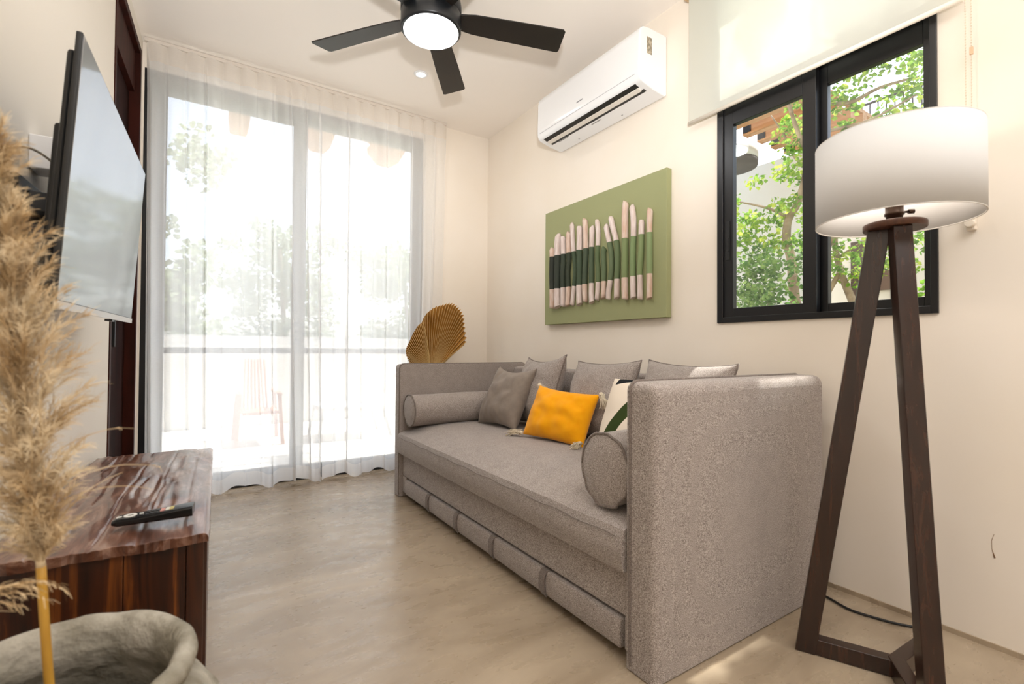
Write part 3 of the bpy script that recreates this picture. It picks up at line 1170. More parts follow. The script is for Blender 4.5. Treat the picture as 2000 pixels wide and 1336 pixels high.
b = B()
n = 24
for k in range(n):
    a, c = 2 * PI * k / n, 2 * PI * (k + 1) / n
    q = [(-0.048 + r_ * math.cos(t_), r_ * math.sin(t_) * 1.0, 0.0) for r_, t_ in ((0.0065, a), (0.0135, a), (0.0135, c), (0.0065, c))]
    hexa(b, [(x, y, 0.0168) for x, y, z in q] + [(x, y, 0.0190) for x, y, z in q])
xf(b, rx); obj('navigation_ring', b, m_btn, rc)
cols_ = ['#e8e6df', '#e8e6df', '#c98f84', '#d8d3c4', '#c5b573']
for k, (x, y, w_, h_) in enumerate(((-0.070, 0.0, 0.005, 0.004), (-0.026, 0.002, 0.004, 0.003), (0.018, 0, 0.0045, 0.012), (0.028, 0, 0.004, 0.012), (0.037, 0, 0.004, 0.012))):
    b = B(); z = rtop(x) if x > -0.06 else 0.0165
    box(b, x - w_, x + w_, y - h_, y + h_, z - 0.002, z + 0.0016)
    xf(b, rx); obj('button', b, M('remote_button', cols_[k], 0.5), rc)
for k in range(10):
    x = -0.032 + 0.0095 * (k // 2); y = 0.008 if k % 2 else -0.010
    b = B(); box(b, x - 0.003, x + 0.003, y - 0.003, y + 0.003, rtop(x) - 0.002, rtop(x) + 0.001)
    xf(b, rx); obj('button', b, M('remote_button_dark', '#2a2c2f', 0.5), rc)

# ------------------------------------------------------------------ television
tv = thing('television', 'flat black television on a wall bracket above the wooden bench', 'television', (-0.21, 1.764, 1.264))
TA = [Vector(v) for v in ((-0.208, 1.280, 1.537), (-0.243, 1.288, 0.978), (-0.218, 2.248, 0.990), (-0.183, 2.240, 1.549))]
tc_ = sum(TA, Vector()) / 4
tu = ((TA[3] - TA[0]) + (TA[2] - TA[1])).normalized()
tn = tu.cross(((TA[0] - TA[1]) + (TA[3] - TA[2])).normalized()).normalized()
if tn.x < 0:
    tn = -tn
tvv = tn.cross(tu).normalized()
if tvv.z < 0:
    tvv = -tvv
TVM = Matrix((tu, tvv, tn)).transposed().to_4x4(); TVM.translation = tc_
TW, TH = 0.962, 0.560
b = B(); box(b, -TW / 2, TW / 2, -TH / 2, TH / 2, -0.012, -0.0005); xf(b, TVM)
obj('tv_case', b, m_blackm, tv, bevel=0.003)
b = B(); box(b, -TW / 2 + 0.10, TW / 2 - 0.10, -TH / 2 + 0.02, 0.12, -0.055, -0.012)
box(b, -TW / 2 + 0.02, TW / 2 - 0.02, -TH / 2 + 0.01, TH / 2 - 0.03, -0.028, -0.012); xf(b, TVM)
obj('rear_housing', b, m_blackm, tv, bevel=0.01)
mt, N, L, bb = newmat('tv_screen_glass')
bb.inputs['Base Color'].default_value = lin('#07080b')
bb.inputs['Roughness'].default_value = 0.075
bb.inputs['IOR'].default_value = 3.2
bb.inputs['Specular IOR Level'].default_value = 0.9
b = B(); box(b, -TW / 2 + 0.006, TW / 2 - 0.006, -TH / 2 + 0.016, TH / 2 - 0.006, -0.0006, 0.0006); xf(b, TVM)
obj('screen', b, mt, tv)
b = B(); box(b, -TW / 2, TW / 2, -TH / 2 - 0.002, -TH / 2 + 0.014, -0.004, 0.0025); xf(b, TVM)
obj('bottom_bezel', b, M('bezel_silver', '#c9c4c0', 0.35, metal=0.5), tv)
b = B(); box(b, 0.13, 0.17, -TH / 2 - 0.008, -TH / 2 - 0.002, -0.02, -0.002); xf(b, TVM)
obj('status_light_housing', b, m_black, tv)
# wall bracket
b = B()
box(b, -0.20, 0.20, -0.10, 0.10, -0.075, -0.056)
xf(b, TVM)
lw(b, 1.62, 1.90, 1.12, 1.32, 0.018, 0.0)
bar(b, (WLX(1.70) + 0.015, 1.70, 1.27), (tc_.x - 0.075, 1.72, 1.27), 0.05, 0.05)
bar(b, (WLX(1.84) + 0.015, 1.84, 1.27), (tc_.x - 0.075, 1.82, 1.27), 0.05, 0.05)
obj('wall_bracket', b, m_blackm, tv, bevel=0.002)
b = B(); lw(b, 1.745, 1.830, 1.372, 1.462, 0.06, 0.0)
sb = obj('junction_box', b, m_white, bevel=0.004)
tag(sb, 'white surface socket box on the left wall behind the television', 'socket box')
b = B(); lw(b, 1.757, 1.818, 1.389, 1.445, 0.064, 0.059)
obj('socket_plate', b, M('socket_grey', '#8f9499', 0.4), sb)
b = B()
cp = [(WLX(1.30) + 0.012, 1.30, 1.10), (WLX(1.32) + 0.03, 1.33, 1.25), (WLX(1.42) + 0.07, 1.42, 1.325), (WLX(1.5) + 0.10, 1.50, 1.33), (WLX(1.55) + 0.12, 1.56, 1.29), (WLX(1.55) + 0.125, 1.565, 1.23), (WLX(1.5) + 0.11, 1.53, 1.17), (WLX(1.45) + 0.07, 1.46, 1.12)]
cp = [Vector(p) for p in cp]


def smooth_path(P, k=6):
    out = []
    for i in range(len(P) - 1):
        p0 = P[max(i - 1, 0)]; p1 = P[i]; p2 = P[i + 1]; p3 = P[min(i + 2, len(P) - 1)]
        for j in range(k):
            t = j / k
            out.append(0.5 * ((2 * p1) + (-p0 + p2) * t + (2 * p0 - 5 * p1 + 4 * p2 - p3) * t * t + (-p0 + 3 * p1 - 3 * p2 + p3) * t ** 3))
    out.append(P[-1])
    return out


tube(b, smooth_path(cp), 0.0028, 8)
tag(obj('cable', b, M('white_cable', '#cfc8bb', 0.5), smooth=True), 'thin pale cable looping behind the television by the pampas grass', 'cable')

# ------------------------------------------------------------------ air conditioner
ac = thing('air_conditioner', 'white split air conditioner mounted high on the right wall', 'air conditioner', (1.94, 2.09, 2.25))
AY0, AY1 = 1.660, 2.532
prof = [(2.038, 2.240), (2.02, 2.236), (1.93, 2.247), (1.862, 2.262), (1.842, 2.272), (1.830, 2.292), (1.828, 2.33), (1.832, 2.50), (1.838, 2.530), (1.856, 2.548), (1.90, 2.556), (2.038, 2.558)]
b = B()
ra = [b.verts.new((x, AY0, z)) for x, z in prof]
rb_ = [b.verts.new((x, AY1, z)) for x, z in prof]
for i in range(len(prof)):
    k = (i + 1) % len(prof)
    b.faces.new((ra[i], ra[k], rb_[k], rb_[i]))
b.faces.new(ra); b.faces.new(rb_[::-1])
bmesh.ops.recalc_face_normals(b, faces=b.faces[:])
obj('ac_body', b, m_whitegloss, ac, bevel=0.008, seg=3)


def acplane(x):   # z of the underside at x
    for (xa, za), (xb, zb) in zip(prof[:-1], prof[1:]):
        if min(xa, xb) <= x <= max(xa, xb) and za < 2.3:
            return za + (zb - za) * (x - xa) / (xb - xa)
    return 2.25


def underslab(bm, xa, xb, ya, yb, up, dn):
    za, zb = acplane(xa), acplane(xb)
    hexa(bm, [(xa, ya, za - dn), (xb, ya, zb - dn), (xb, yb, zb - dn), (xa, yb, za - dn),
              (xa, ya, za + up), (xb, ya, zb + up), (xb, yb, zb + up), (xa, yb, za + up)])


b = B(); underslab(b, 1.850, 1.876, AY0 + 0.045, AY1 - 0.045, 0.004, 0.003); underslab(b, 1.902, 1.922, AY0 + 0.035, AY1 - 0.045, 0.004, 0.0015)
obj('air_outlet', b, M('outlet_black', '#0c0c0e', 0.4), ac)
b = B(); underslab(b, 1.875, 1.903, AY0 + 0.05, AY1 - 0.045, 0.004, 0.006)
obj('louver', b, M('louver_cream', '#e9e2d9', 0.4), ac, bevel=0.001)
b = B(); box(b, 1.8275, 1.8295, AY0 + 0.03, AY1 - 0.03, 2.3035, 2.3055)
obj('panel_seam', b, M('seam_grey', '#b9b9bd', 0.5), ac)
b = B(); box(b, 1.884, 1.920, AY0 - 0.0012, AY0 + 0.001, 2.417, 2.503)
lab = obj('rating_label', b, M('label_tan', '#b9ad98', 0.6, col2='#8d8371', scale=70, lo=.45, hi=.55), ac)
b = B()
for k in range(8):
    y = 2.085 + k * 0.007
    box(b, 1.8270, 1.8300, y, y + 0.005, 2.348, 2.354)
obj('brand_mark', b, M('mark_grey', '#8d8d92', 0.5), ac)
for q_ in ((1.935, 1.941, 2.05, 2.13), (1.925, 1.930, 2.33, 2.43)):
    b = B(); underslab(b, *q_, 0.002, 0.001)
    obj('brand_mark', b, M('mark_grey2', '#8a8a88', 0.5), ac)
for q_ in ((1.93, 1.94), (2.30, 2.31)):
    b = B(); underslab(b, 1.99, 1.996, *q_, 0.002, 0.0015)
    obj('screw_cap', b, M('cap_grey', '#9b9b9b', 0.5), ac)

# ------------------------------------------------------------------ ceiling fan
fan = thing('ceiling_fan', 'black five blade ceiling fan with a round white light', 'ceiling fan', (0.878, 2.063, 2.70))
FC = (0.878, 2.063)
m_fan = M('satin_black_fan', '#16181b', 0.38)
m_blade = M('dark_blade', '#17130f', 0.42, col2='#1e1813', scale=8, stretch=(1, 1, 1))
b = B(); lathe(b, FC[0], FC[1], [(0.075, 2.699), (0.085, 2.66), (0.085, 2.60), (0.06, 2.585), (0.06, 2.55)], 40)
obj('canopy', b, m_fan, fan)
b = B(); lathe(b, FC[0], FC[1], [(0.08, 2.55), (0.135, 2.53), (0.140, 2.50), (0.140, 2.462), (0.128, 2.456)], 48)
obj('motor_housing', b, m_fan, fan)
b = B(); lathe(b, FC[0], FC[1], [(0.128, 2.454), (0.139, 2.450), (0.139, 2.382), (0.134, 2.376), (0.12, 2.374)], 48)
obj('light_kit', b, m_fan, fan)
mt, N, L, bb = newmat('fan_light_diffuser')
bb.inputs['Emission Color'].default_value = (0.97, 0.99, 1, 1)
bb.inputs['Emission Strength'].default_value = 2.2
b = B(); lathe(b, FC[0], FC[1], [(0.127, 2.377), (0.126, 2.371), (0.115, 2.365), (0.08, 2.361), (0.03, 2.359)], 48)
obj('light_diffuser', b, mt, fan)
for k in range(5):
    th = math.radians(126.45) - k * 2 * PI / 5
    pit = math.radians(12)
    d = Vector((math.cos(th), math.sin(th), 0))
    wv = Vector((-math.sin(th) * math.cos(pit), math.cos(th) * math.cos(pit), -math.sin(pit)))
    up = d.cross(wv)
    c0 = Vector((FC[0], FC[1], 2.447))
    outl = [(0.13, -0.042), (0.20, -0.054), (0.40, -0.062), (0.635, -0.068), (0.646, -0.058), (0.652, 0.056), (0.645, 0.067), (0.40, 0.062), (0.20, 0.054), (0.13, 0.042)]
    b = B()
    lo_ = [b.verts.new(c0 + d * r_ + wv * q - up * 0.003) for r_, q in outl]
    hi_ = [b.verts.new(c0 + d * r_ + wv * q + up * 0.003) for r_, q in outl]
    for i in range(len(outl)):
        j = (i + 1) % len(outl)
        b.faces.new((lo_[i], lo_[j], hi_[j], hi_[i]))
    b.faces.new(lo_[::-1]); b.faces.new(hi_)
    bmesh.ops.recalc_face_normals(b, faces=b.faces[:])
    obj('blade', b, m_blade, fan, bevel=0.001)
    b = B(); bar(b, c0 + d * 0.10 + up * 0.005, c0 + d * 0.175 + up * 0.005, 0.05, 0.006, up=up)
    obj('blade_bracket', b, m_fan, fan)

# downlight
dl = thing('downlight', 'small round recessed downlight in the ceiling near the fan', 'ceiling light', (1.181, 2.937, 2.70))
b = B(); lathe(b, 1.181, 2.937, [(0.030, 2.699), (0.043, 2.699), (0.044, 2.696), (0.040, 2.693), (0.031, 2.692)], 32, close=True)
obj('trim_ring', b, m_white, dl)
mt, N, L, bb = newmat('downlight_lens')
bb.inputs['Emission Color'].default_value = (1, 0.97, 0.92, 1)
bb.inputs['Emission Strength'].default_value = 3.0
b = B(); disk(b, (1.181, 2.937), 0.031, 2.694, 2.699)
obj('lens', b, mt, dl)

# ------------------------------------------------------------------ wall art with driftwood
art = thing('wall_art', 'green board with a row of painted driftwood sticks above the sofa', 'wall art', (2.02, 2.15, 1.45))
m_board = M('sage_green_board', '#999c70', 0.7, bump=0.15, bscale=120)
b = B(); box(b, 2.000, 2.0395, 1.628, 2.665, 1.072, 1.846)
obj('board', b, m_board, art, bevel=0.003)
m_drift = M('driftwood', '#cdb8ae', 0.85, col2='#e3d6d0', scale=30, stretch=(3, 3, 0.5), bump=0.4, bscale=60, lo=.3, hi=.7)
m_drift2 = M('driftwood_warm', '#c9a58f', 0.85, col2='#dccabd', scale=26, stretch=(3, 3, 0.5), bump=0.4, bscale=60, lo=.3, hi=.7)
STICKS = [([(2.56, 1.601), (2.557, 1.514), (2.56, 1.414), (2.555, 1.308), (2.556, 1.181)], 0.024, '#31352b'), ([(2.491, 1.675), (2.502, 1.591), (2.499, 1.505), (2.5, 1.382), (2.502, 1.26), (2.498, 1.183)], 0.0255, '#343b2f'), ([(2.45, 1.655), (2.447, 1.581), (2.443, 1.496), (2.448, 1.376), (2.444, 1.285), (2.446, 1.186)], 0.021, '#3b4535'), ([(2.391, 1.661), (2.395, 1.584), (2.387, 1.487), (2.399, 1.4), (2.393, 1.28), (2.4, 1.185)], 0.0195, '#3a4230'), ([(2.364, 1.715), (2.354, 1.612), (2.345, 1.528), (2.331, 1.449), (2.33, 1.361), (2.343, 1.275), (2.357, 1.188)], 0.017, '#4a5a40'), ([(2.284, 1.677), (2.283, 1.598), (2.285, 1.5), (2.282, 1.384), (2.285, 1.269), (2.282, 1.185)], 0.022, '#4a5a42'), ([(2.239, 1.715), (2.23, 1.622), (2.226, 1.519), (2.233, 1.406), (2.236, 1.293), (2.229, 1.184)], 0.0195, '#4e5b45'), ([(2.172, 1.649), (2.174, 1.578), (2.176, 1.511), (2.177, 1.399), (2.176, 1.309), (2.176, 1.242), (2.171, 1.188)], 0.019, '#56654a'), ([(2.134, 1.698), (2.121, 1.601), (2.123, 1.524), (2.128, 1.447), (2.118, 1.363), (2.121, 1.281), (2.131, 1.19)], 0.0165, '#67774f'), ([(2.059, 1.502), (2.074, 1.471), (2.069, 1.384), (2.071, 1.308), (2.076, 1.189)], 0.0175, '#6a7b57'), ([(2.056, 1.642), (2.04, 1.579), (2.025, 1.528), (2.01, 1.461), (2.007, 1.375), (2.016, 1.307), (2.031, 1.239), (2.03, 1.19)], 0.018, '#6d7d59'), ([(2.018, 1.685), (1.999, 1.614), (1.973, 1.539), (1.961, 1.474), (1.96, 1.368), (1.963, 1.29), (1.964, 1.182)], 0.0185, '#6f8058'), ([(1.896, 1.747), (1.901, 1.644), (1.9, 1.515), (1.901, 1.36), (1.901, 1.257), (1.897, 1.185)], 0.0215, '#8a9a66'), ([(1.855, 1.706), (1.841, 1.631), (1.839, 1.529), (1.844, 1.454), (1.844, 1.352), (1.843, 1.302), (1.84, 1.225), (1.839, 1.182)], 0.0185, '#8a9f6c'), ([(1.782, 1.617), (1.784, 1.528), (1.785, 1.444), (1.794, 1.345), (1.794, 1.295), (1.79, 1.176)], 0.018, '#8fa06c'), ([(1.724, 1.663), (1.728, 1.581), (1.729, 1.483), (1.728, 1.336), (1.727, 1.239), (1.728, 1.175)], 0.018, '#93a673')]
for si, (pl, r, colr) in enumerate(STICKS):
    r *= 0.87
    pth = smooth_path([Vector((0, y, z)) for y, z in pl], 5)
    zs = sorted({round(p.z, 5) for p in pth} | {1.526, 1.3065}, reverse=True)
    pts = []
    for z in zs:
        for p, q in zip(pth[:-1], pth[1:]):
            if q.z <= z <= p.z:
                t = (p.z - z) / max(1e-6, p.z - q.z)
                pts.append(Vector((2.0 - r * 0.92, p.y + (q.y - p.y) * t, z)))
                break
    rads = [r * (1 + 0.07 * nz((si * 3, 0, p.z * 12), 1.0)) for p in pts]
    rads[0] *= 0.72
    if si in (0, 4, 9):
        rads[0] *= 0.6
    mis = []
    for p, q in zip(pts[:-1], pts[1:]):
        zc = (p.z + q.z) / 2
        mis.append(1 if 1.3065 < zc < 1.526 else 0)
    b = B(); tube(b, pts, rads, 12, mis=mis)
    # slanted cut ends
    zt = pts[0].z
    for v in b.verts:
        if abs(v.co.z - zt) < 0.004 + r * 0.2:
            v.co.z += (v.co.y - pts[0].y) * (0.7 if si % 3 == 0 else -0.6 if si % 3 == 1 else 0.1)
        if v.co.z < pts[-1].z + 0.004 + r * 0.2:
            v.co.z += (v.co.y - pts[-1].y) * (-0.45 if si % 2 else 0.3)
    obj('driftwood_stick', b, [m_drift if si % 3 else m_drift2, M('stick_paint_' + colr[1:], [int(colr[k_:k_ + 2], 16) / 255 * 0.88 for k_ in (1, 3, 5)], 0.75)], art)

# ------------------------------------------------------------------ floor lamp
LC = Vector((1.638, 0.544, 0))
fl = thing('floor_lamp', 'dark wooden tripod floor lamp with a white drum shade', 'floor lamp', (1.638, 0.544, 0))
FT = [Vector((1.538, 0.762, 0)), Vector((1.868, 0.535, 0)), Vector((1.435, 0.398, 0))]
for i, ft in enumerate(FT):
    d = (ft - LC); d.z = 0; rr = d.length; d.normalize()
    s = Vector((-d.y, d.x, 0))
    top = LC + d * 0.036 + Vector((0, 0, 1.246))
    hw, ht = 0.026, 0.021
    outer_b = ft + d * 0.004
    b = B()
    pts = []
    for c, z in ((outer_b - d * hw, 0.0), (top, 1.246)):
        for a_, c_ in ((-1, -1), (1, -1), (1, 1), (-1, 1)):
            q = c + d * hw * a_ + s * ht * c_
            q.z = z
            pts.append(q)
    hexa(b, pts)
    obj('leg', b, m_lampwood, fl, bevel=0.002)
    b = B(); bar(b, LC - d * 0.004 + Vector((0, 0, 0.024 + 0.0006 * i)), ft - d * 0.045 + Vector((0, 0, 0.024 + 0.0006 * i)), 0.038, 0.046 + 0.0012 * i)
    obj('base_bar', b, m_lampwood, fl, bevel=0.002)
b = B(); lathe(b, LC.x, LC.y, [(0.071, 1.246), (0.073, 1.248), (0.073, 1.262), (0.071, 1.264)], 48)
obj('top_disc', b, M('walnut_disc', '#4a2918', 0.4, col2='#5c3722', scale=20, stretch=(1, 6, 1)), fl)
m_bronze = M('dark_bronze', '#4a3a30', 0.35, metal=0.8)
b = B(); lathe(b, LC.x, LC.y, [(0.019, 1.264), (0.0195, 1.285), (0.023, 1.287), (0.023, 1.293), (0.021, 1.295), (0.021, 1.318), (0.024, 1.320), (0.019, 1.335)], 24)
tube(b, [(LC.x, LC.y, 1.294), (LC.x + 0.0267, LC.y - 0.0267, 1.296)], 0.003, 8)
tube(b, [(LC.x + 0.0245, LC.y - 0.0245, 1.296), (LC.x + 0.034, LC.y - 0.034, 1.296)], 0.0065, 10)
obj('socket', b, m_bronze, fl)
b = B()
RS, SZ0, SZ1 = 0.1889, 1.2685, 1.5013
for k in range(3):
    a = math.radians(20 + 120 * k)
    tube(b, [(LC.x + 0.02 * math.cos(a), LC.y + 0.02 * math.sin(a), 1.318), (LC.x + 0.15 * math.cos(a), LC.y + 0.15 * math.sin(a), 1.318), (LC.x + (RS - 0.003) * math.cos(a), LC.y + (RS - 0.003) * math.sin(a), SZ0 + 0.006)], 0.0018, 6)
lathe(b, LC.x, LC.y, [(0.020, 1.316), (0.027, 1.316), (0.027, 1.320), (0.020, 1.320)], 24, close=True)
obj('shade_fitter', b, m_bronze, fl)
mt, N, L, bb = newmat('shade_fabric')
N.remove(bb)
df = N.new('ShaderNodeBsdfDiffuse'); tl = N.new('ShaderNodeBsdfTranslucent'); mx = N.new('ShaderNodeMixShader')
df.inputs[0].default_value = lin('#e0e0df'); tl.inputs[0].default_value = lin('#f6f0ea'); mx.inputs[0].default_value = 0.15
L.new(df.outputs[0], mx.inputs[1]); L.new(tl.outputs[0], mx.inputs[2]); L.new(mx.outputs[0], N['Material Output'].inputs[0])
b = B(); lathe(b, LC.x, LC.y, [(RS - 0.0015, SZ0), (RS, SZ0), (RS, (SZ0 + SZ1) / 2), (RS, SZ1), (RS - 0.0015, SZ1), (RS - 0.0015, (SZ0 + SZ1) / 2)], 96, close=True)
shade = obj('lamp_shade', b, mt, fl)
for z in (SZ0, SZ1):
    b = B(); tube(b, [(LC.x + (RS - 0.001) * math.cos(2 * PI * k / 72), LC.y + (RS - 0.001) * math.sin(2 * PI * k / 72), z) for k in range(73)], 0.0015, 6, cap=False)
    obj('shade_rim', b, M('shade_trim', '#d9d4cc', 0.8), shade)
mt, N, L, bb = newmat('bulb_glow')
bb.inputs['Emission Color'].default_value = (1, 0.80, 0.60, 1)
bb.inputs['Emission Strength'].default_value = 6
b = B(); lathe(b, LC.x, LC.y, [(0.013, 1.335), (0.017, 1.35), (0.03, 1.375), (0.030, 1.395), (0.02, 1.415), (0.005, 1.423)], 24)
obj('bulb', b, mt, fl)
bulb_light = lamp('bulb_light', 'POINT', (LC.x, LC.y, 1.44), 2.4, (1.0, 0.86, 0.74), shadow_soft_size=0.03)

# lamp cord
b = B()
cp = [Vector(p) for p in ((1.99, 1.05, 0.006), (1.95, 0.92, 0.006), (1.925, 0.84, 0.006), (1.902, 0.765, 0.006), (1.915, 0.700, 0.006), (1.935, 0.645, 0.006), (1.962, 0.598, 0.006), (1.955, 0.565, 0.006), (1.93, 0.548, 0.006), (1.895, 0.543, 0.006))]
tube(b, smooth_path(cp, 8), 0.0042, 8)
tag(obj('power_cord', b, M('black_cord', '#0d0d0e', 0.45), smooth=True), 'thin black power cord on the floor behind the tripod lamp', 'cord')

# ------------------------------------------------------------------ roller blind
rbz = 2.012
blind = thing('roller_blind', 'off white roller blind pulled halfway over the right window', 'window blind', (2.0, 0.99, 2.66))
m_blind = sheer('blind_cloth', '#eeeee6', 0.02, 0.50, 0.01)
b = B(); box(b, 1.9985, 1.9995, 0.486, 1.495, rbz + 0.008, 2.652)
obj('blind_cloth', b, m_blind, blind)
b = B(); tube(b, [(2.0, 0.484, rbz + 0.006), (2.0, 1.497, rbz + 0.006)], 0.009, 12)
obj('bottom_rail', b, M('rail_cream', '#ebe2d4', 0.5), blind)
b = B(); tube(b, [(2.008, 0.486, 2.665), (2.008, 1.495, 2.665)], 0.019, 20)
obj('roller_tube', b, M('tube_cream', '#ece7da', 0.6), blind)
for y in (0.474, 1.507):
    b = B(); box(b, 1.985, 2.04, y - 0.008, y + 0.008, 2.640, 2.699)
    obj('bracket', b, M('bracket_tan', '#c9a983', 0.5), blind, bevel=0.003)
b = B()
for k in range(150):
    z = 2.64 - k * (2.64 - 1.31) / 149
    for yy in (0.467, 0.481):
        bmesh.ops.create_icosphere(b, subdivisions=1, radius=0.0024, matrix=Matrix.Translation((2.012, yy, z)))
tube(b, [(2.012, 0.467, 2.645), (2.012, 0.467, 1.31)], 0.0009, 5); tube(b, [(2.012, 0.481, 2.645), (2.012, 0.481, 1.31)], 0.0009, 5)
ch = obj('bead_chain', b, M('chain_cream', '#e2d5c0', 0.5), blind)
b = B(); box(b, 2.008, 2.016, 0.463, 0.471, 1.835, 1.858)
obj('chain_connector', b, M('connector', '#ddb896', 0.5), ch)
b = B(); box(b, 2.018, 2.0395, 0.463, 0.485, 1.285, 1.345); tube(b, [(2.004, 0.474, 1.305), (2.03, 0.474, 1.305)], 0.013, 16)
obj('chain_tensioner', b, M('tensioner_cream', '#e8dccb', 0.4), blind, bevel=0.003)

# ------------------------------------------------------------------ dried palm leaves behind the sofa
m_palm = M('dried_palm', '#8f5f22', 0.75, col2='#b98640', scale=10, stretch=(1, 1, 1), lo=.3, hi=.7, spec=0.2)


def palm(label, base, outline, y, depth, stem_to, twist, npleat):
    t = thing('palm_leaf', label, 'dried leaf', (stem_to[0], stem_to[1], 0), 'dried palm leaves behind the sofa')
    base = Vector(base)
    P0 = smooth_path([Vector((x, y, z)) for x, z in outline], 12)
    n = npleat * 2
    K = 8
    rows = []
    for i in range(n + 1):
        f_ = i / n * (len(P0) - 1.001)
        k_ = int(f_)
        tip = P0[k_].lerp(P0[k_ + 1], f_ - k_)
        up = i % 2 == 0
        tip = base.lerp(tip, 1.0 if up else 0.975)
        col = []
        for k in range(K + 1):
            f = k / K
            q = base.lerp(tip, 0.02 + 0.98 * f)
            q.y += (-0.011 if up else 0.011) * f + twist * math.sin(f * PI) * 0.03 + depth * f * (i / n - 0.5)
            col.append(q)
        rows.append(col)
    bm = B()
    vs = [[bm.verts.new(q) for q in col] for col in rows]
    for i in range(n):
        for k in range(K):
            bm.faces.new((vs[i][k], vs[i + 1][k], vs[i + 1][k + 1], vs[i][k + 1]))
    o = obj('leaf_blade', bm, m_palm, t)
    md = o.modifiers.new('sol', 'SOLIDIFY'); md.thickness = 0.0012
    b_ = B()
    for i in range(0, n + 1, 2):
        tube(b_, [rows[i][k] + Vector((0, -0.001, 0)) for k in range(K + 1)], [0.0014] * (K + 1), 5)
    obj('ribs', b_, M('palm_rib', '#dcb878', 0.6), t)
    b_ = B(); tube(b_, [base + Vector((0, 0.0, 0.03)), base, Vector(stem_to)], [0.007, 0.008, 0.006], 8)
    obj('stem', b_, M('palm_stem', '#8a6a34', 0.7), t)


palm('larger dried golden palm fan standing behind the far sofa arm', (1.373, 3.15, 0.70),
     [(1.277, 1.055), (1.307, 1.131), (1.372, 1.192), (1.451, 1.222), (1.52, 1.234), (1.574, 1.207), (1.616, 1.153), (1.63, 1.059), (1.640, 0.955), (1.577, 0.902), (1.475, 0.823)], 3.15, 0.02, (1.40, 3.12, 0.0), 1, 30)
palm('smaller dried golden palm fan leaning left of the larger one', (1.345, 3.11, 0.69),
     [(1.282, 1.085), (1.250, 1.065), (1.215, 1.011), (1.190, 0.955), (1.168, 0.904), (1.172, 0.858), (1.20, 0.80)], 3.12, 0.02, (1.37, 3.06, 0.0), -1, 22)

# ------------------------------------------------------------------ stone pot and pampas grass
m_pot = M('rough_grey_stoneware', '#77705f', 0.9, col2='#b9b2a4', scale=9, detail=9, lo=.34, hi=.62, bump=1.0, bscale=26, bdist=0.012)
PCX, PCY, PR, PZ = -0.178, 0.945, 0.180, 0.425
pot = thing('stone_pot', 'rough grey stone pot holding pampas grass beside the bench', 'pot', (PCX, PCY, 0))


def wob(p, a, r):
    q = Vector((math.cos(a) * 2, math.sin(a) * 2, p.z * 6))
    k = 1 + 0.022 * nz(q, 1.4) + (0.006 if p.z > 0.372 else 0.03) * nz(q, 4)
    return Vector((PCX + (p.x - PCX) * k, PCY + (p.y - PCY) * k, p.z + 0.004 * nz(q, 2)))


b = B()
outer = [(0.10, 0.0), (0.13, 0.01), (0.17, 0.08), (0.205, 0.17), (0.222, 0.25), (0.215, 0.31), (0.190, 0.355), (0.168, 0.375), (0.166, 0.385),
         (0.176, 0.395), (0.183, 0.408), (0.181, 0.420), (0.172, 0.427), (0.160, 0.426), (0.152, 0.418), (0.148, 0.405), (0.146, 0.385), (0.150, 0.365), (0.165, 0.34), (0.19, 0.29), (0.195, 0.24), (0.18, 0.16), (0.14, 0.08), (0.05, 0.06)]
lathe(b, PCX, PCY, outer, 72, fn=wob)
obj('pot_body', b, m_pot, pot)
b = B(); lathe(b, PCX, PCY, [(0.188, 0.20), (0.186, 0.235), (0.12, 0.245), (0.03, 0.25)], 40)
obj('soil', b, M('dark_soil', '#2b221a', 0.95, col2='#1a130d', scale=30, bump=0.8, bscale=40, bdist=0.01), pot)

m_pamp = M('pampas_fluff', '#cdb086', 0.9, col2='#eedcbc', scale=14, lo=.35, hi=.65, spec=0.1)
m_stemy = M('pampas_stem', '#c99a3c', 0.55, col2='#b07f2a', scale=12, stretch=(4, 4, .6))


def ribbon(bm, pts, w0, w1, side):
    prev = None
    n_ = len(pts)
    for i, p in enumerate(pts):
        w_ = w0 + (w1 - w0) * i / (n_ - 1)
        a = bm.verts.new(p - side * w_); c = bm.verts.new(p + side * w_)
        if prev:
            bm.faces.new((prev[0], prev[1], c, a))
        prev = (a, c)


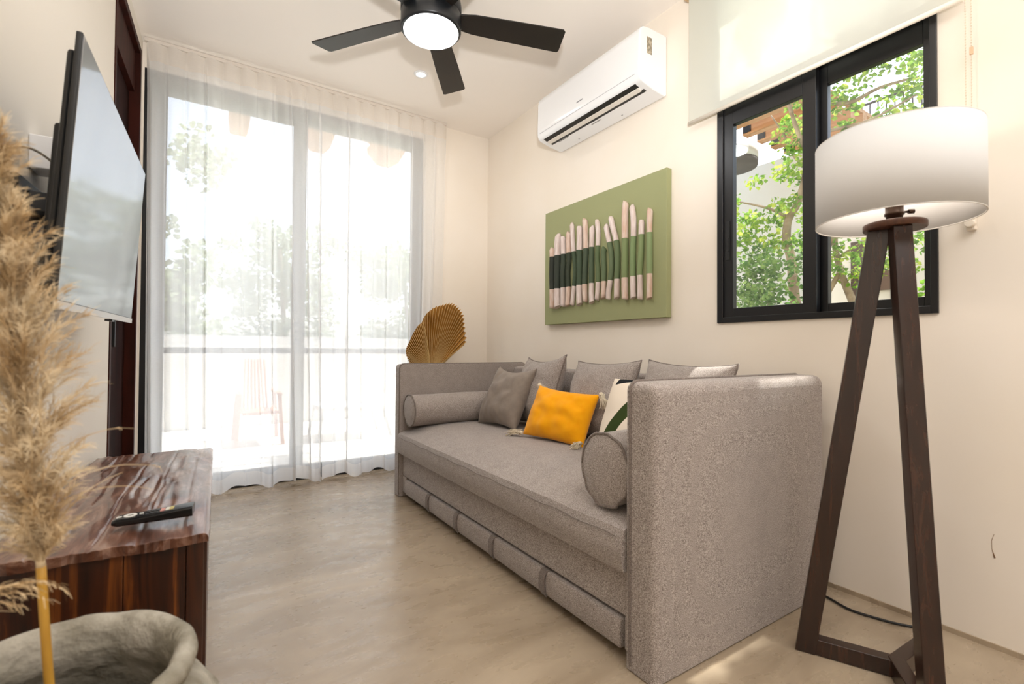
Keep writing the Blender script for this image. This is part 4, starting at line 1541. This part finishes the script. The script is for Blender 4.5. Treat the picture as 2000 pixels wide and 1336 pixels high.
def pampas(label, stem, axis_pts, nb, blen, seed, bias, hair=26, hl=0.030, w0=0.0006, extra=()):
    rnd = random.Random(seed)
    t = thing('pampas_grass', label, 'dried grass', tuple(stem[0]), 'pampas plumes in the stone pot')
    b_ = B(); tube(b_, smooth_path([Vector(p) for p in stem], 5), 0.0054, 10)
    obj('stem', b_, m_stemy, t, smooth=True)
    ax = smooth_path([Vector(p) for p in axis_pts], 10)
    bm = B()
    tube(bm, ax, [0.004 * (1 - i / len(ax)) + 0.0012 for i in range(len(ax))], 6)
    bias = Vector(bias)

    def branch(p0, d0, L_, hairs, hl_):
        pts = []
        p = p0.copy(); d = d0.copy()
        ns = 7
        for k in range(ns):
            pts.append(p.copy())
            d = (d + Vector((0, 0, -0.10 - 0.10 * k / ns)) + Vector((rnd.gauss(0, .06), rnd.gauss(0, .06), rnd.gauss(0, .05)))).normalized()
            p += d * L_ / (ns - 1)
        side = d0.cross(Vector((rnd.gauss(0, 1), rnd.gauss(0, 1), rnd.gauss(0, 1)))).normalized()
        ribbon(bm, pts, 0.0009, 0.0004, side)
        for h in range(hairs):
            f = 0.1 + 0.9 * rnd.random()
            i = min(int(f * (ns - 1)), ns - 2)
            q = pts[i].lerp(pts[i + 1], f * (ns - 1) - i)
            dd = (pts[i + 1] - pts[i]).normalized()
            o = Vector((rnd.gauss(0, 1), rnd.gauss(0, 1), rnd.gauss(0, 1))).normalized()
            hd = (dd * 0.9 + o * 0.62).normalized()
            l = hl_ * rnd.uniform(.5, 1.2)
            e = q + hd * l
            mid = q + hd * l * .5 + Vector((0, 0, 0.0015))
            sd = hd.cross(o + Vector((.1, .2, .3))).normalized()
            ribbon(bm, [q, mid, e + Vector((0, 0, -0.002))], w0, w0 * .35, sd)
    for k in range(nb):
        f = (k + rnd.random()) / nb
        i = min(int(f * (len(ax) - 1)), len(ax) - 2)
        p = ax[i].lerp(ax[i + 1], f * (len(ax) - 1) - i)
        ad = (ax[i + 1] - ax[i]).normalized()
        a = rnd.uniform(0, 2 * PI)
        o = Vector((math.cos(a), math.sin(a), 0))
        d = (ad * rnd.uniform(0.9, 1.5) + o * rnd.uniform(.28, .70) + bias * rnd.uniform(0, 1)).normalized()
        L_ = blen * (0.55 + 0.6 * math.sin(min(1, f * 1.15 + .12) * PI)) * rnd.uniform(.6, 1.15)
        branch(p, d, L_, hair, hl)
    for (p, d, L_, hr) in extra:
        branch(Vector(p), Vector(d).normalized(), L_, hr, hl * .5)
    obj('plume', bm, m_pamp, t, smooth=False)


PX = Vector((-0.178, 0.90, 0.60))
pampas('tall fluffy beige pampas plume rising from the pot in front of the television',
       [(-0.155, 0.93, 0.24), (-0.168, 0.905, 0.43), (-0.1785, 0.90, 0.60)],
       [(-0.1785, 0.90, 0.60), (-0.188, 0.895, 0.72), (-0.202, 0.89, 0.88), (-0.216, 0.885, 1.02), (-0.235, 0.88, 1.15)],
       430, 0.098, 21, (0.04, -0.02, 0.25), hair=56, hl=0.022,
       extra=[((-0.17, 0.90, 0.70), (1, 0.05, 0.85), 0.13, 5), ((-0.17, 0.90, 0.68), (1, 0.1, 0.60), 0.12, 3), ((-0.175, 0.90, 0.66), (0.9, 0.0, .95), 0.10, 3), ((-0.17, 0.9, .75), (0.9, 0.0, .9), 0.10, 4)])
pampas('second pampas plume leaning low across the pot at the left edge',
       [(-0.24, 0.93, 0.24), (-0.30, 0.88, 0.40), (-0.33, 0.84, 0.50)],
       [(-0.33, 0.84, 0.50), (-0.30, 0.83, 0.56), (-0.24, 0.82, 0.60), (-0.18, 0.81, 0.615)],
       26, 0.10, 22, (0.5, 0.0, -0.25), hair=12, hl=0.014, w0=0.0008)

# ------------------------------------------------------------------ outdoors: terrace behind the glass doors
m_terr = M('terrace_pale_paving', '#d8d2c8', 0.9, col2='#e6e1d8', scale=3)
b = B(); box(b, -6, 7.5, YB + 0.10, 6.5, -0.09, -0.02)
struct('terrace_floor', b, m_terr)
b = B(); box(b, -6, 4.4, 6.45, 6.62, -0.02, 1.04)
struct('terrace_parapet', b, m_white_out)
b = B(); box(b, -30, 40, -30, 60, -0.6, -0.4)
struct('ground', b, M('garden_ground', '#8b8468', 0.95, col2='#6f7550', scale=.6))
# terrace roof edge with rafters
pg = thing('terrace_pergola', 'timber terrace roof edge with slanted rafter ends outside the curtains', 'pergola', (0.6, 4.6, 2.6))
m_timber = M('weathered_timber', '#b98a63', 0.8, col2='#cfa27a', scale=8, stretch=(4, .5, 4))
for x in (-0.94, -0.36, 0.22, 0.80, 1.37, 1.95):
    b = B()
    pr = [(3.72, 2.74), (3.72, 2.60), (4.05, 2.52), (4.30, 2.56), (4.62, 2.78), (4.62, 2.88), (3.72, 2.88)]
    va = [b.verts.new((x - 0.055, y, z)) for y, z in pr]
    vb = [b.verts.new((x + 0.055, y, z)) for y, z in pr]
    for i in range(len(pr)):
        j = (i + 1) % len(pr)
        b.faces.new((va[i], va[j], vb[j], vb[i]))
    b.faces.new(va); b.faces.new(vb[::-1])
    bmesh.ops.recalc_face_normals(b, faces=b.faces[:])
    obj('rafter', b, m_timber, pg)
for y in (3.95, 4.15, 4.35, 4.55):
    b = B(); box(b, -1.0, 2.3, y, y + 0.05, 2.88, 2.91)
    obj('batten', b, m_timber, pg)

# slatted rocking chair and lounge chair on the terrace
rk = thing('terrace_chair', 'slatted wooden chair on the terrace seen through the left sheer', 'chair', (0.47, 5.5, -0.02), 'chairs on the terrace')
m_cw = M('reddish_chair_wood', '#b3745a', 0.7)
for k in range(7):
    x = 0.375 + k * 0.031
    b = B(); bar(b, (x - 0.01 * (k - 3) * .3, 5.62, 0.78), (x + 0.004 * (k - 3), 5.44, 0.30), 0.018, 0.012, up=(0, 1, 0))
    obj('slat', b, m_cw, rk)
b = B(); box(b, 0.33, 0.63, 5.05, 5.46, 0.27, 0.30)
obj('seat', b, m_cw, rk, bevel=0.004)
for sx in (0.31, 0.64):
    b = B(); bar(b, (sx, 5.05, 0.46), (sx, 5.60, 0.46), 0.04, 0.02)
    obj('arm', b, m_cw, rk)
    for y in (5.08, 5.48):
        b = B(); bar(b, (sx, y, 0.45), (sx + (0.03 if sx > .5 else -0.03), y + (0.05 if y > 5.2 else -.03), -0.02), 0.03, 0.03, up=(0, 1, 0))
        obj('leg', b, m_cw, rk)
lg = thing('lounge_chair', 'pale reclining lounge chair on the terrace behind the right sheer', 'chair', (1.55, 5.2, -0.02))
m_lc = M('pale_grey_sling', '#c8c6c4', 0.7)
b = B(); bar(b, (1.45, 5.2, 0.30), (1.86, 5.2, 0.76), 0.55, 0.05, up=(0, 0, 1)); obj('backrest', b, m_lc, lg, bevel=0.01)
b = B(); bar(b, (0.98, 5.2, 0.30), (1.46, 5.2, 0.29), 0.55, 0.05); obj('seat', b, m_lc, lg, bevel=0.01)
for (x, y) in ((1.02, 4.96), (1.02, 5.44), (1.60, 4.96), (1.60, 5.44)):
    b = B(); bar(b, (x, y, 0.30), (x + (0.1 if x > 1.3 else -0.05), y, -0.02), 0.025, 0.025, up=(0, 1, 0)); obj('leg', b, M('chair_leg_grey', '#a9a7a5', .5), lg)


# ------------------------------------------------------------------ foliage
def leaf_mat(name, c1, c2, c3):
    mt, N, L, bb = newmat(name)
    N.remove(bb)
    tc = N.new('ShaderNodeTexCoord'); ns = N.new('ShaderNodeTexNoise'); ns.inputs['Scale'].default_value = 13
    ns.inputs['Detail'].default_value = 3
    L.new(tc.outputs['Object'], ns.inputs[0])
    cr = N.new('ShaderNodeValToRGB'); e = cr.color_ramp.elements
    e[0].position, e[0].color = 0.35, lin(c1); e[1].position, e[1].color = 0.66, lin(c3)
    k = e.new(0.5); k.color = lin(c2)
    L.new(ns.outputs[0], cr.inputs[0])
    df = N.new('ShaderNodeBsdfDiffuse'); tl = N.new('ShaderNodeBsdfTranslucent'); mx = N.new('ShaderNodeMixShader'); mx.inputs[0].default_value = 0.5
    L.new(cr.outputs[0], df.inputs[0]); L.new(cr.outputs[0], tl.inputs[0])
    L.new(df.outputs[0], mx.inputs[1]); L.new(tl.outputs[0], mx.inputs[2]); L.new(mx.outputs[0], N['Material Output'].inputs[0])
    return mt


m_leaf = leaf_mat('fresh_leaves', '#5c8a35', '#86ad47', '#cfdb62')
m_leafd = leaf_mat('bush_leaves', '#4d7340', '#6f9453', '#a9c477')
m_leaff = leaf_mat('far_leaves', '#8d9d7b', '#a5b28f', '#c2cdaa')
m_bark = M('pale_bark', '#8a7663', 0.9, col2='#b5a08a', scale=14, bump=0.5)


def leaves(bm, c, r, n_, size, rnd, flat=0.8):
    for _ in range(n_):
        d = Vector((rnd.gauss(0, 1), rnd.gauss(0, 1), rnd.gauss(0, flat)))
        d = d.normalized() * r * rnd.random() ** 0.45
        p = Vector(c) + d
        a = Vector((rnd.gauss(0, 1), rnd.gauss(0, 1), rnd.gauss(0, .6))).normalized()
        s_ = a.cross(Vector((rnd.gauss(0, 1), rnd.gauss(0, 1), rnd.gauss(0, 1)))).normalized()
        l = size * rnd.uniform(.6, 1.25)
        w_ = l * 0.42
        up = a.cross(s_) * l * 0.12
        v = [bm.verts.new(q) for q in (p, p + a * l * .35 + s_ * w_ + up, p + a * l * .8 + s_ * w_ * .6, p + a * l, p + a * l * .8 - s_ * w_ * .6, p + a * l * .35 - s_ * w_ + up)]
        bm.faces.new(v[:4]); bm.faces.new([v[0], v[3], v[4], v[5]])


def tree(name, label, cat, base, clumps, limbs, mat, size, dens, seed, spread=0.25, group=None):
    rnd = random.Random(seed)
    t = thing(name, label, cat, base, group)
    b_ = B()
    for pts, r0, r1 in limbs:
        P = smooth_path([Vector(p) for p in pts], 4)
        tube(b_, P, [r0 + (r1 - r0) * i / (len(P) - 1) for i in range(len(P))], 7)
    if limbs:
        obj('trunk', b_, m_bark, t, smooth=True)
    b_ = B()
    for (x, y, z, r) in clumps:
        leaves(b_, (x + rnd.uniform(-spread, spread), y, z), r * 1.3, int(dens * (r / 0.06) ** 2), size, rnd)
    obj('foliage', b_, mat, t, kind=None)


TREE = [(3.1, 1.89, 1.9, 0.056), (3.1, 1.78, 1.74, 0.075), (3.1, 1.68, 1.77, 0.073), (3.1, 1.56, 1.82, 0.064), (3.1, 1.53, 1.99, 0.057), (3.1, 1.64, 2.07, 0.059), (3.1, 1.58, 2.3, 0.078), (3.1, 1.51, 2.45, 0.064), (3.1, 1.61, 2.39, 0.052), (3.1, 1.52, 2.15, 0.057), (3.1, 1.8, 1.62, 0.089), (3.1, 1.66, 1.58, 0.086), (3.1, 1.53, 1.59, 0.064), (3.1, 1.92, 1.84, 0.05), (3.1, 1.71, 1.98, 0.047), (3.1, 1.43, 2.01, 0.062), (3.1, 1.43, 2.26, 0.068), (3.1, 1.4, 1.72, 0.068), (3.1, 1.33, 2.34, 0.066), (3.1, 1.24, 2.35, 0.065), (3.1, 1.14, 2.43, 0.08), (3.1, 1.02, 2.46, 0.077), (3.1, 0.95, 2.3, 0.07), (3.1, 1.26, 2.22, 0.053), (3.1, 1.14, 2.24, 0.051), (3.1, 0.96, 2.5, 0.065), (3.1, 1.06, 2.31, 0.056), (3.1, 1.29, 2.47, 0.054), (3.1, 1.0, 2.15, 0.071), (3.1, 1.16, 2.56, 0.075), (3.1, 1.29, 2.62, 0.066), (3.1, 0.91, 2.38, 0.063), (3.1, 0.89, 2.13, 0.063), (3.1, 1.4, 2.56, 0.062), (3.1, 1.18, 2.72, 0.087), (3.1, 0.99, 2.67, 0.082), (3.1, 1.4, 2.74, 0.093), (3.1, 1.58, 2.64, 0.084), (3.1, 1.78, 2.63, 0.055)]
rnd = random.Random(99)
crown_and_blockers = []  # crown clumps arranged to dapple the sun, plus added sun-blocking clumps
while len(crown_and_blockers) < 22:
    c = (rnd.uniform(2.45, 3.6), rnd.uniform(0.4, 2.2), rnd.uniform(2.95, 4.5), rnd.uniform(0.055, 0.095))
    t_ = (c[2] - 0.81) / 0.89
    if 0.70 < c[1] - 0.02 * t_ < 1.08 and 1.30 < c[0] - 0.44 * t_ < 2.1:
        continue
    crown_and_blockers.append(c)
for k_ in range(150):  # clumps added along the sun's path to dapple the blind
    y_, z_, t_ = rnd.uniform(0.58, 1.34), rnd.uniform(2.03, 2.5), rnd.uniform(1.3, 2.8)
    c = (2.0 + 0.44 * t_, y_ + 0.02 * t_, z_ + 0.89 * t_, rnd.uniform(0.035, 0.06))
    t2 = (c[2] - 0.81) / 0.89
    if c[2] < 2.9 or (0.74 < c[1] - 0.02 * t2 < 1.04 and 1.3 < c[0] - 0.44 * t2 < 2.1):
        continue
    if len(crown_and_blockers) < 44:
        crown_and_blockers.append(c)
for k_ in range(16):  # clumps added to keep the sun off the floor by the lamp
    x_, y_, t_ = rnd.uniform(1.25, 1.55), rnd.uniform(0.45, 0.72), rnd.uniform(2.5, 3.4)
    crown_and_blockers.append((x_ + 0.44 * t_, y_ + 0.02 * t_, 0.89 * t_, 0.085))
crown_and_blockers += [(1.67 + 0.44 * 3.0, 0.88, 0.82 + 0.89 * 3.0, 0.055), (1.76 + 0.44 * 2.9, 0.93, 0.82 + 0.89 * 2.9, 0.04)]  # two clumps added to break up the sun on the armrest
for k_ in range(15):  # row of clumps added to block sun from the floor beside the armrest
    x_, y_, t_ = 1.02 + 0.038 * k_, rnd.uniform(0.73, 0.80), rnd.uniform(2.7, 3.5)
    crown_and_blockers.append((x_ + 0.44 * t_, y_ + 0.02 * t_, 0.89 * t_, 0.046))
crown_and_blockers += [(2.62 + rnd.uniform(-.1, .1), rnd.uniform(0.50, 0.72), 2.25 + 0.1 * k, 0.075) for k in range(7)]  # stack of clumps added to block sun through the near pane
tree('leafy_tree', 'leafy green tree with a thin curved trunk outside the right window', 'tree', (3.1, 1.5, -0.4), TREE + crown_and_blockers,
     [([(3.1, 1.50, -0.4), (3.1, 1.5, 0.6), (3.1, 1.52, 1.05), (3.1, 1.55, 1.3), (3.1, 1.56, 1.47), (3.1, 1.59, 1.6), (3.1, 1.58, 1.73), (3.1, 1.52, 1.83), (3.1, 1.47, 2.02), (3.1, 1.46, 2.27), (3.1, 1.4, 2.46), (3.1, 1.29, 2.7), (3.1, 1.25, 3.2)], 0.036, 0.012),
      ([(3.1, 1.57, 1.74), (3.08, 1.68, 1.82), (3.08, 1.8, 1.88), (3.05, 1.92, 1.93)], 0.012, 0.004),
      ([(3.1, 1.47, 2.02), (3.1, 1.56, 2.15), (3.1, 1.61, 2.29), (3.1, 1.69, 2.44)], 0.011, 0.004),
      ([(3.1, 1.4, 2.4), (3.1, 1.24, 2.33), (3.1, 1.09, 2.35), (3.1, 0.93, 2.33)], 0.014, 0.006),
      ([(3.1, 1.43, 2.22), (3.1, 1.29, 2.2), (3.1, 1.14, 2.19), (3.1, 0.93, 2.24)], 0.011, 0.005),
      ([(3.1, 1.47, 2.1), (2.9, 1.5, 2.5), (2.7, 1.4, 3.0)], 0.014, 0.006), ([(3.1, 1.4, 2.46), (3.3, 1.1, 2.9), (3.5, .9, 3.4)], 0.014, 0.006)],
     m_leaf, 0.030, 70, 31, spread=0.16)
TREE2 = [(3.3, 1.43, 1.56, 0.064), (3.3, 1.35, 1.5, 0.069), (3.3, 1.25, 1.46, 0.073), (3.3, 1.38, 1.41, 0.051), (3.3, 1.3, 1.36, 0.056), (3.3, 1.16, 1.55, 0.071), (3.3, 1.06, 1.5, 0.063), (3.3, 0.98, 1.51, 0.062), (3.3, 0.99, 1.37, 0.045), (3.3, 1.1, 1.39, 0.058), (3.3, 1.0, 1.23, 0.051), (3.3, 1.16, 1.67, 0.071), (3.3, 1.32, 1.67, 0.075), (3.3, 1.02, 1.72, 0.068), (3.3, 1.43, 1.76, 0.064)]
tree('leafy_tree', 'small forked tree with bright leaves seen under the lamp shade', 'tree', (3.3, 1.1, -0.4), TREE2,
     [([(3.3, 1.1, -0.4), (3.3, 1.15, 0.6), (3.3, 1.24, 1.04), (3.3, 1.31, 1.22), (3.3, 1.37, 1.4), (3.3, 1.4, 1.59), (3.3, 1.37, 1.75)], 0.034, 0.012),
      ([(3.3, 1.37, 1.4), (3.3, 1.42, 1.31), (3.3, 1.47, 1.21), (3.3, 1.55, 1.05)], 0.016, 0.014), ([(3.3, 1.47, 1.41), (3.3, 1.43, 1.56), (3.3, 1.39, 1.68)], 0.012, 0.008),
      ([(3.3, 1.37, 1.49), (3.3, 1.24, 1.56), (3.3, 1.09, 1.59)], 0.009, 0.004)],
     m_leaf, 0.028, 72, 32, spread=0.12)
BUSH = [(2.75, 1.67, 1.42, 0.075), (2.75, 1.55, 1.37, 0.084), (2.75, 1.43, 1.38, 0.075), (2.75, 1.33, 1.37, 0.067), (2.75, 1.67, 1.29, 0.081), (2.75, 1.55, 1.25, 0.09), (2.75, 1.43, 1.25, 0.087), (2.75, 1.32, 1.26, 0.055), (2.75, 1.67, 1.17, 0.081), (2.75, 1.52, 1.13, 0.089), (2.75, 1.38, 1.12, 0.085), (2.75, 1.61, 1.48, 0.049), (2.75, 1.37, 1.44, 0.045)]
BUSH += [(2.75 + rnd.uniform(-.15, .15), rnd.uniform(1.35, 1.75), rnd.uniform(0.3, 1.1), 0.11) for _ in range(12)]
tree('garden_bush', 'dense green bush at the foot of the sliding window pane outside', 'bush', (2.75, 1.5, -0.4), BUSH,
     [([(2.75, 1.5, -0.4), (2.75, 1.5, 0.4), (2.76, 1.52, 1.2)], 0.02, 0.006)], m_leafd, 0.027, 80, 33, spread=0.12)

# white garden wall, timber pergola with dark brackets, awning, railing and neighbour house
b = B(); box(b, 4.60, 4.78, 2.06, 6.6, -0.4, 2.735)
struct('garden_wall', b, M('garden_wall_render', '#cbc9c3', 0.9, bump=0.2, bscale=40))
per = thing('garden_pergola', 'timber beam pergola above the white garden wall outside the right window', 'pergola', (4.2, 1.5, 2.75))
for k in range(5):
    x = 3.66 + k * 0.222
    b = B(); box(b, x, x + 0.075, 1.72, 2.36, 2.75, 2.87)
    bm_ = obj('beam', b, m_timber, per)
    b = B(); box(b, x - 0.008, x + 0.002, 2.285, 2.352, 2.765, 2.845)
    obj('end_bracket', b, m_blackm, bm_)
for y in [1.72 + 0.075 * i for i in range(9)]:
    b = B(); box(b, 3.55, 4.75, y, y + 0.035, 2.87, 2.90)
    obj('batten', b, m_timber, per)
aw = thing('round_awning', 'white rounded awning with a dark underside above the garden wall', 'awning', (4.0, 2.6, 2.62))
b = B(); lathe(b, 4.10, 2.62, [(0.24, 2.645), (0.24, 2.73), (0.22, 2.745), (0.02, 2.76)], 32); obj('awning_cover', b, M('awning_white', '#dfe3e6', .7), aw)
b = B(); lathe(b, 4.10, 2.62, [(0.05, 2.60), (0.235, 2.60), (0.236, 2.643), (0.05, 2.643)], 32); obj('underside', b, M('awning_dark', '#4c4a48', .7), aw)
ho = thing('neighbour_house', 'pale neighbouring house with a dark brown doorway seen beneath the lamp shade', 'building', (6.6, 1.5, -0.4))
b = B(); box(b, 6.0, 9.0, -2.5, 2.9, -0.4, 3.16)
obj('house_wall', b, M('house_render', '#ddd3c4', 0.9), ho)
b = B(); box(b, 5.97, 6.01, 2.24, 2.38, -0.3, 2.10); obj('doorway', b, M('brown_recess', '#4c382c', 0.7), ho)
b = B(); box(b, 5.97, 6.01, 1.95, 2.02, -0.3, 2.10); obj('doorway', b, M('dark_recess', '#3d3a38', 0.7), ho)
b = B(); box(b, 5.96, 6.01, 2.02, 2.24, 1.55, 1.75); obj('lintel', b, M('brown_lintel', '#6a5040', 0.7), ho)
rl = thing('balcony_railing', 'dark iron railing on the roof terrace above the lamp shade', 'railing', (5.5, 2.2, 3.16))
b = B(); tube(b, [(6.1, 2.85, 3.62), (6.1, 1.2, 3.62)], 0.015, 6); obj('top_rail', b, m_blackm, rl)
for i in range(22):
    b = B(); y = 2.84 - i * 0.075
    tube(b, [(6.1, y, 3.16), (6.1, y, 3.62)], 0.007, 5); obj('baluster', b, m_blackm, rl)

# trees beyond the terrace
rnd = random.Random(12)
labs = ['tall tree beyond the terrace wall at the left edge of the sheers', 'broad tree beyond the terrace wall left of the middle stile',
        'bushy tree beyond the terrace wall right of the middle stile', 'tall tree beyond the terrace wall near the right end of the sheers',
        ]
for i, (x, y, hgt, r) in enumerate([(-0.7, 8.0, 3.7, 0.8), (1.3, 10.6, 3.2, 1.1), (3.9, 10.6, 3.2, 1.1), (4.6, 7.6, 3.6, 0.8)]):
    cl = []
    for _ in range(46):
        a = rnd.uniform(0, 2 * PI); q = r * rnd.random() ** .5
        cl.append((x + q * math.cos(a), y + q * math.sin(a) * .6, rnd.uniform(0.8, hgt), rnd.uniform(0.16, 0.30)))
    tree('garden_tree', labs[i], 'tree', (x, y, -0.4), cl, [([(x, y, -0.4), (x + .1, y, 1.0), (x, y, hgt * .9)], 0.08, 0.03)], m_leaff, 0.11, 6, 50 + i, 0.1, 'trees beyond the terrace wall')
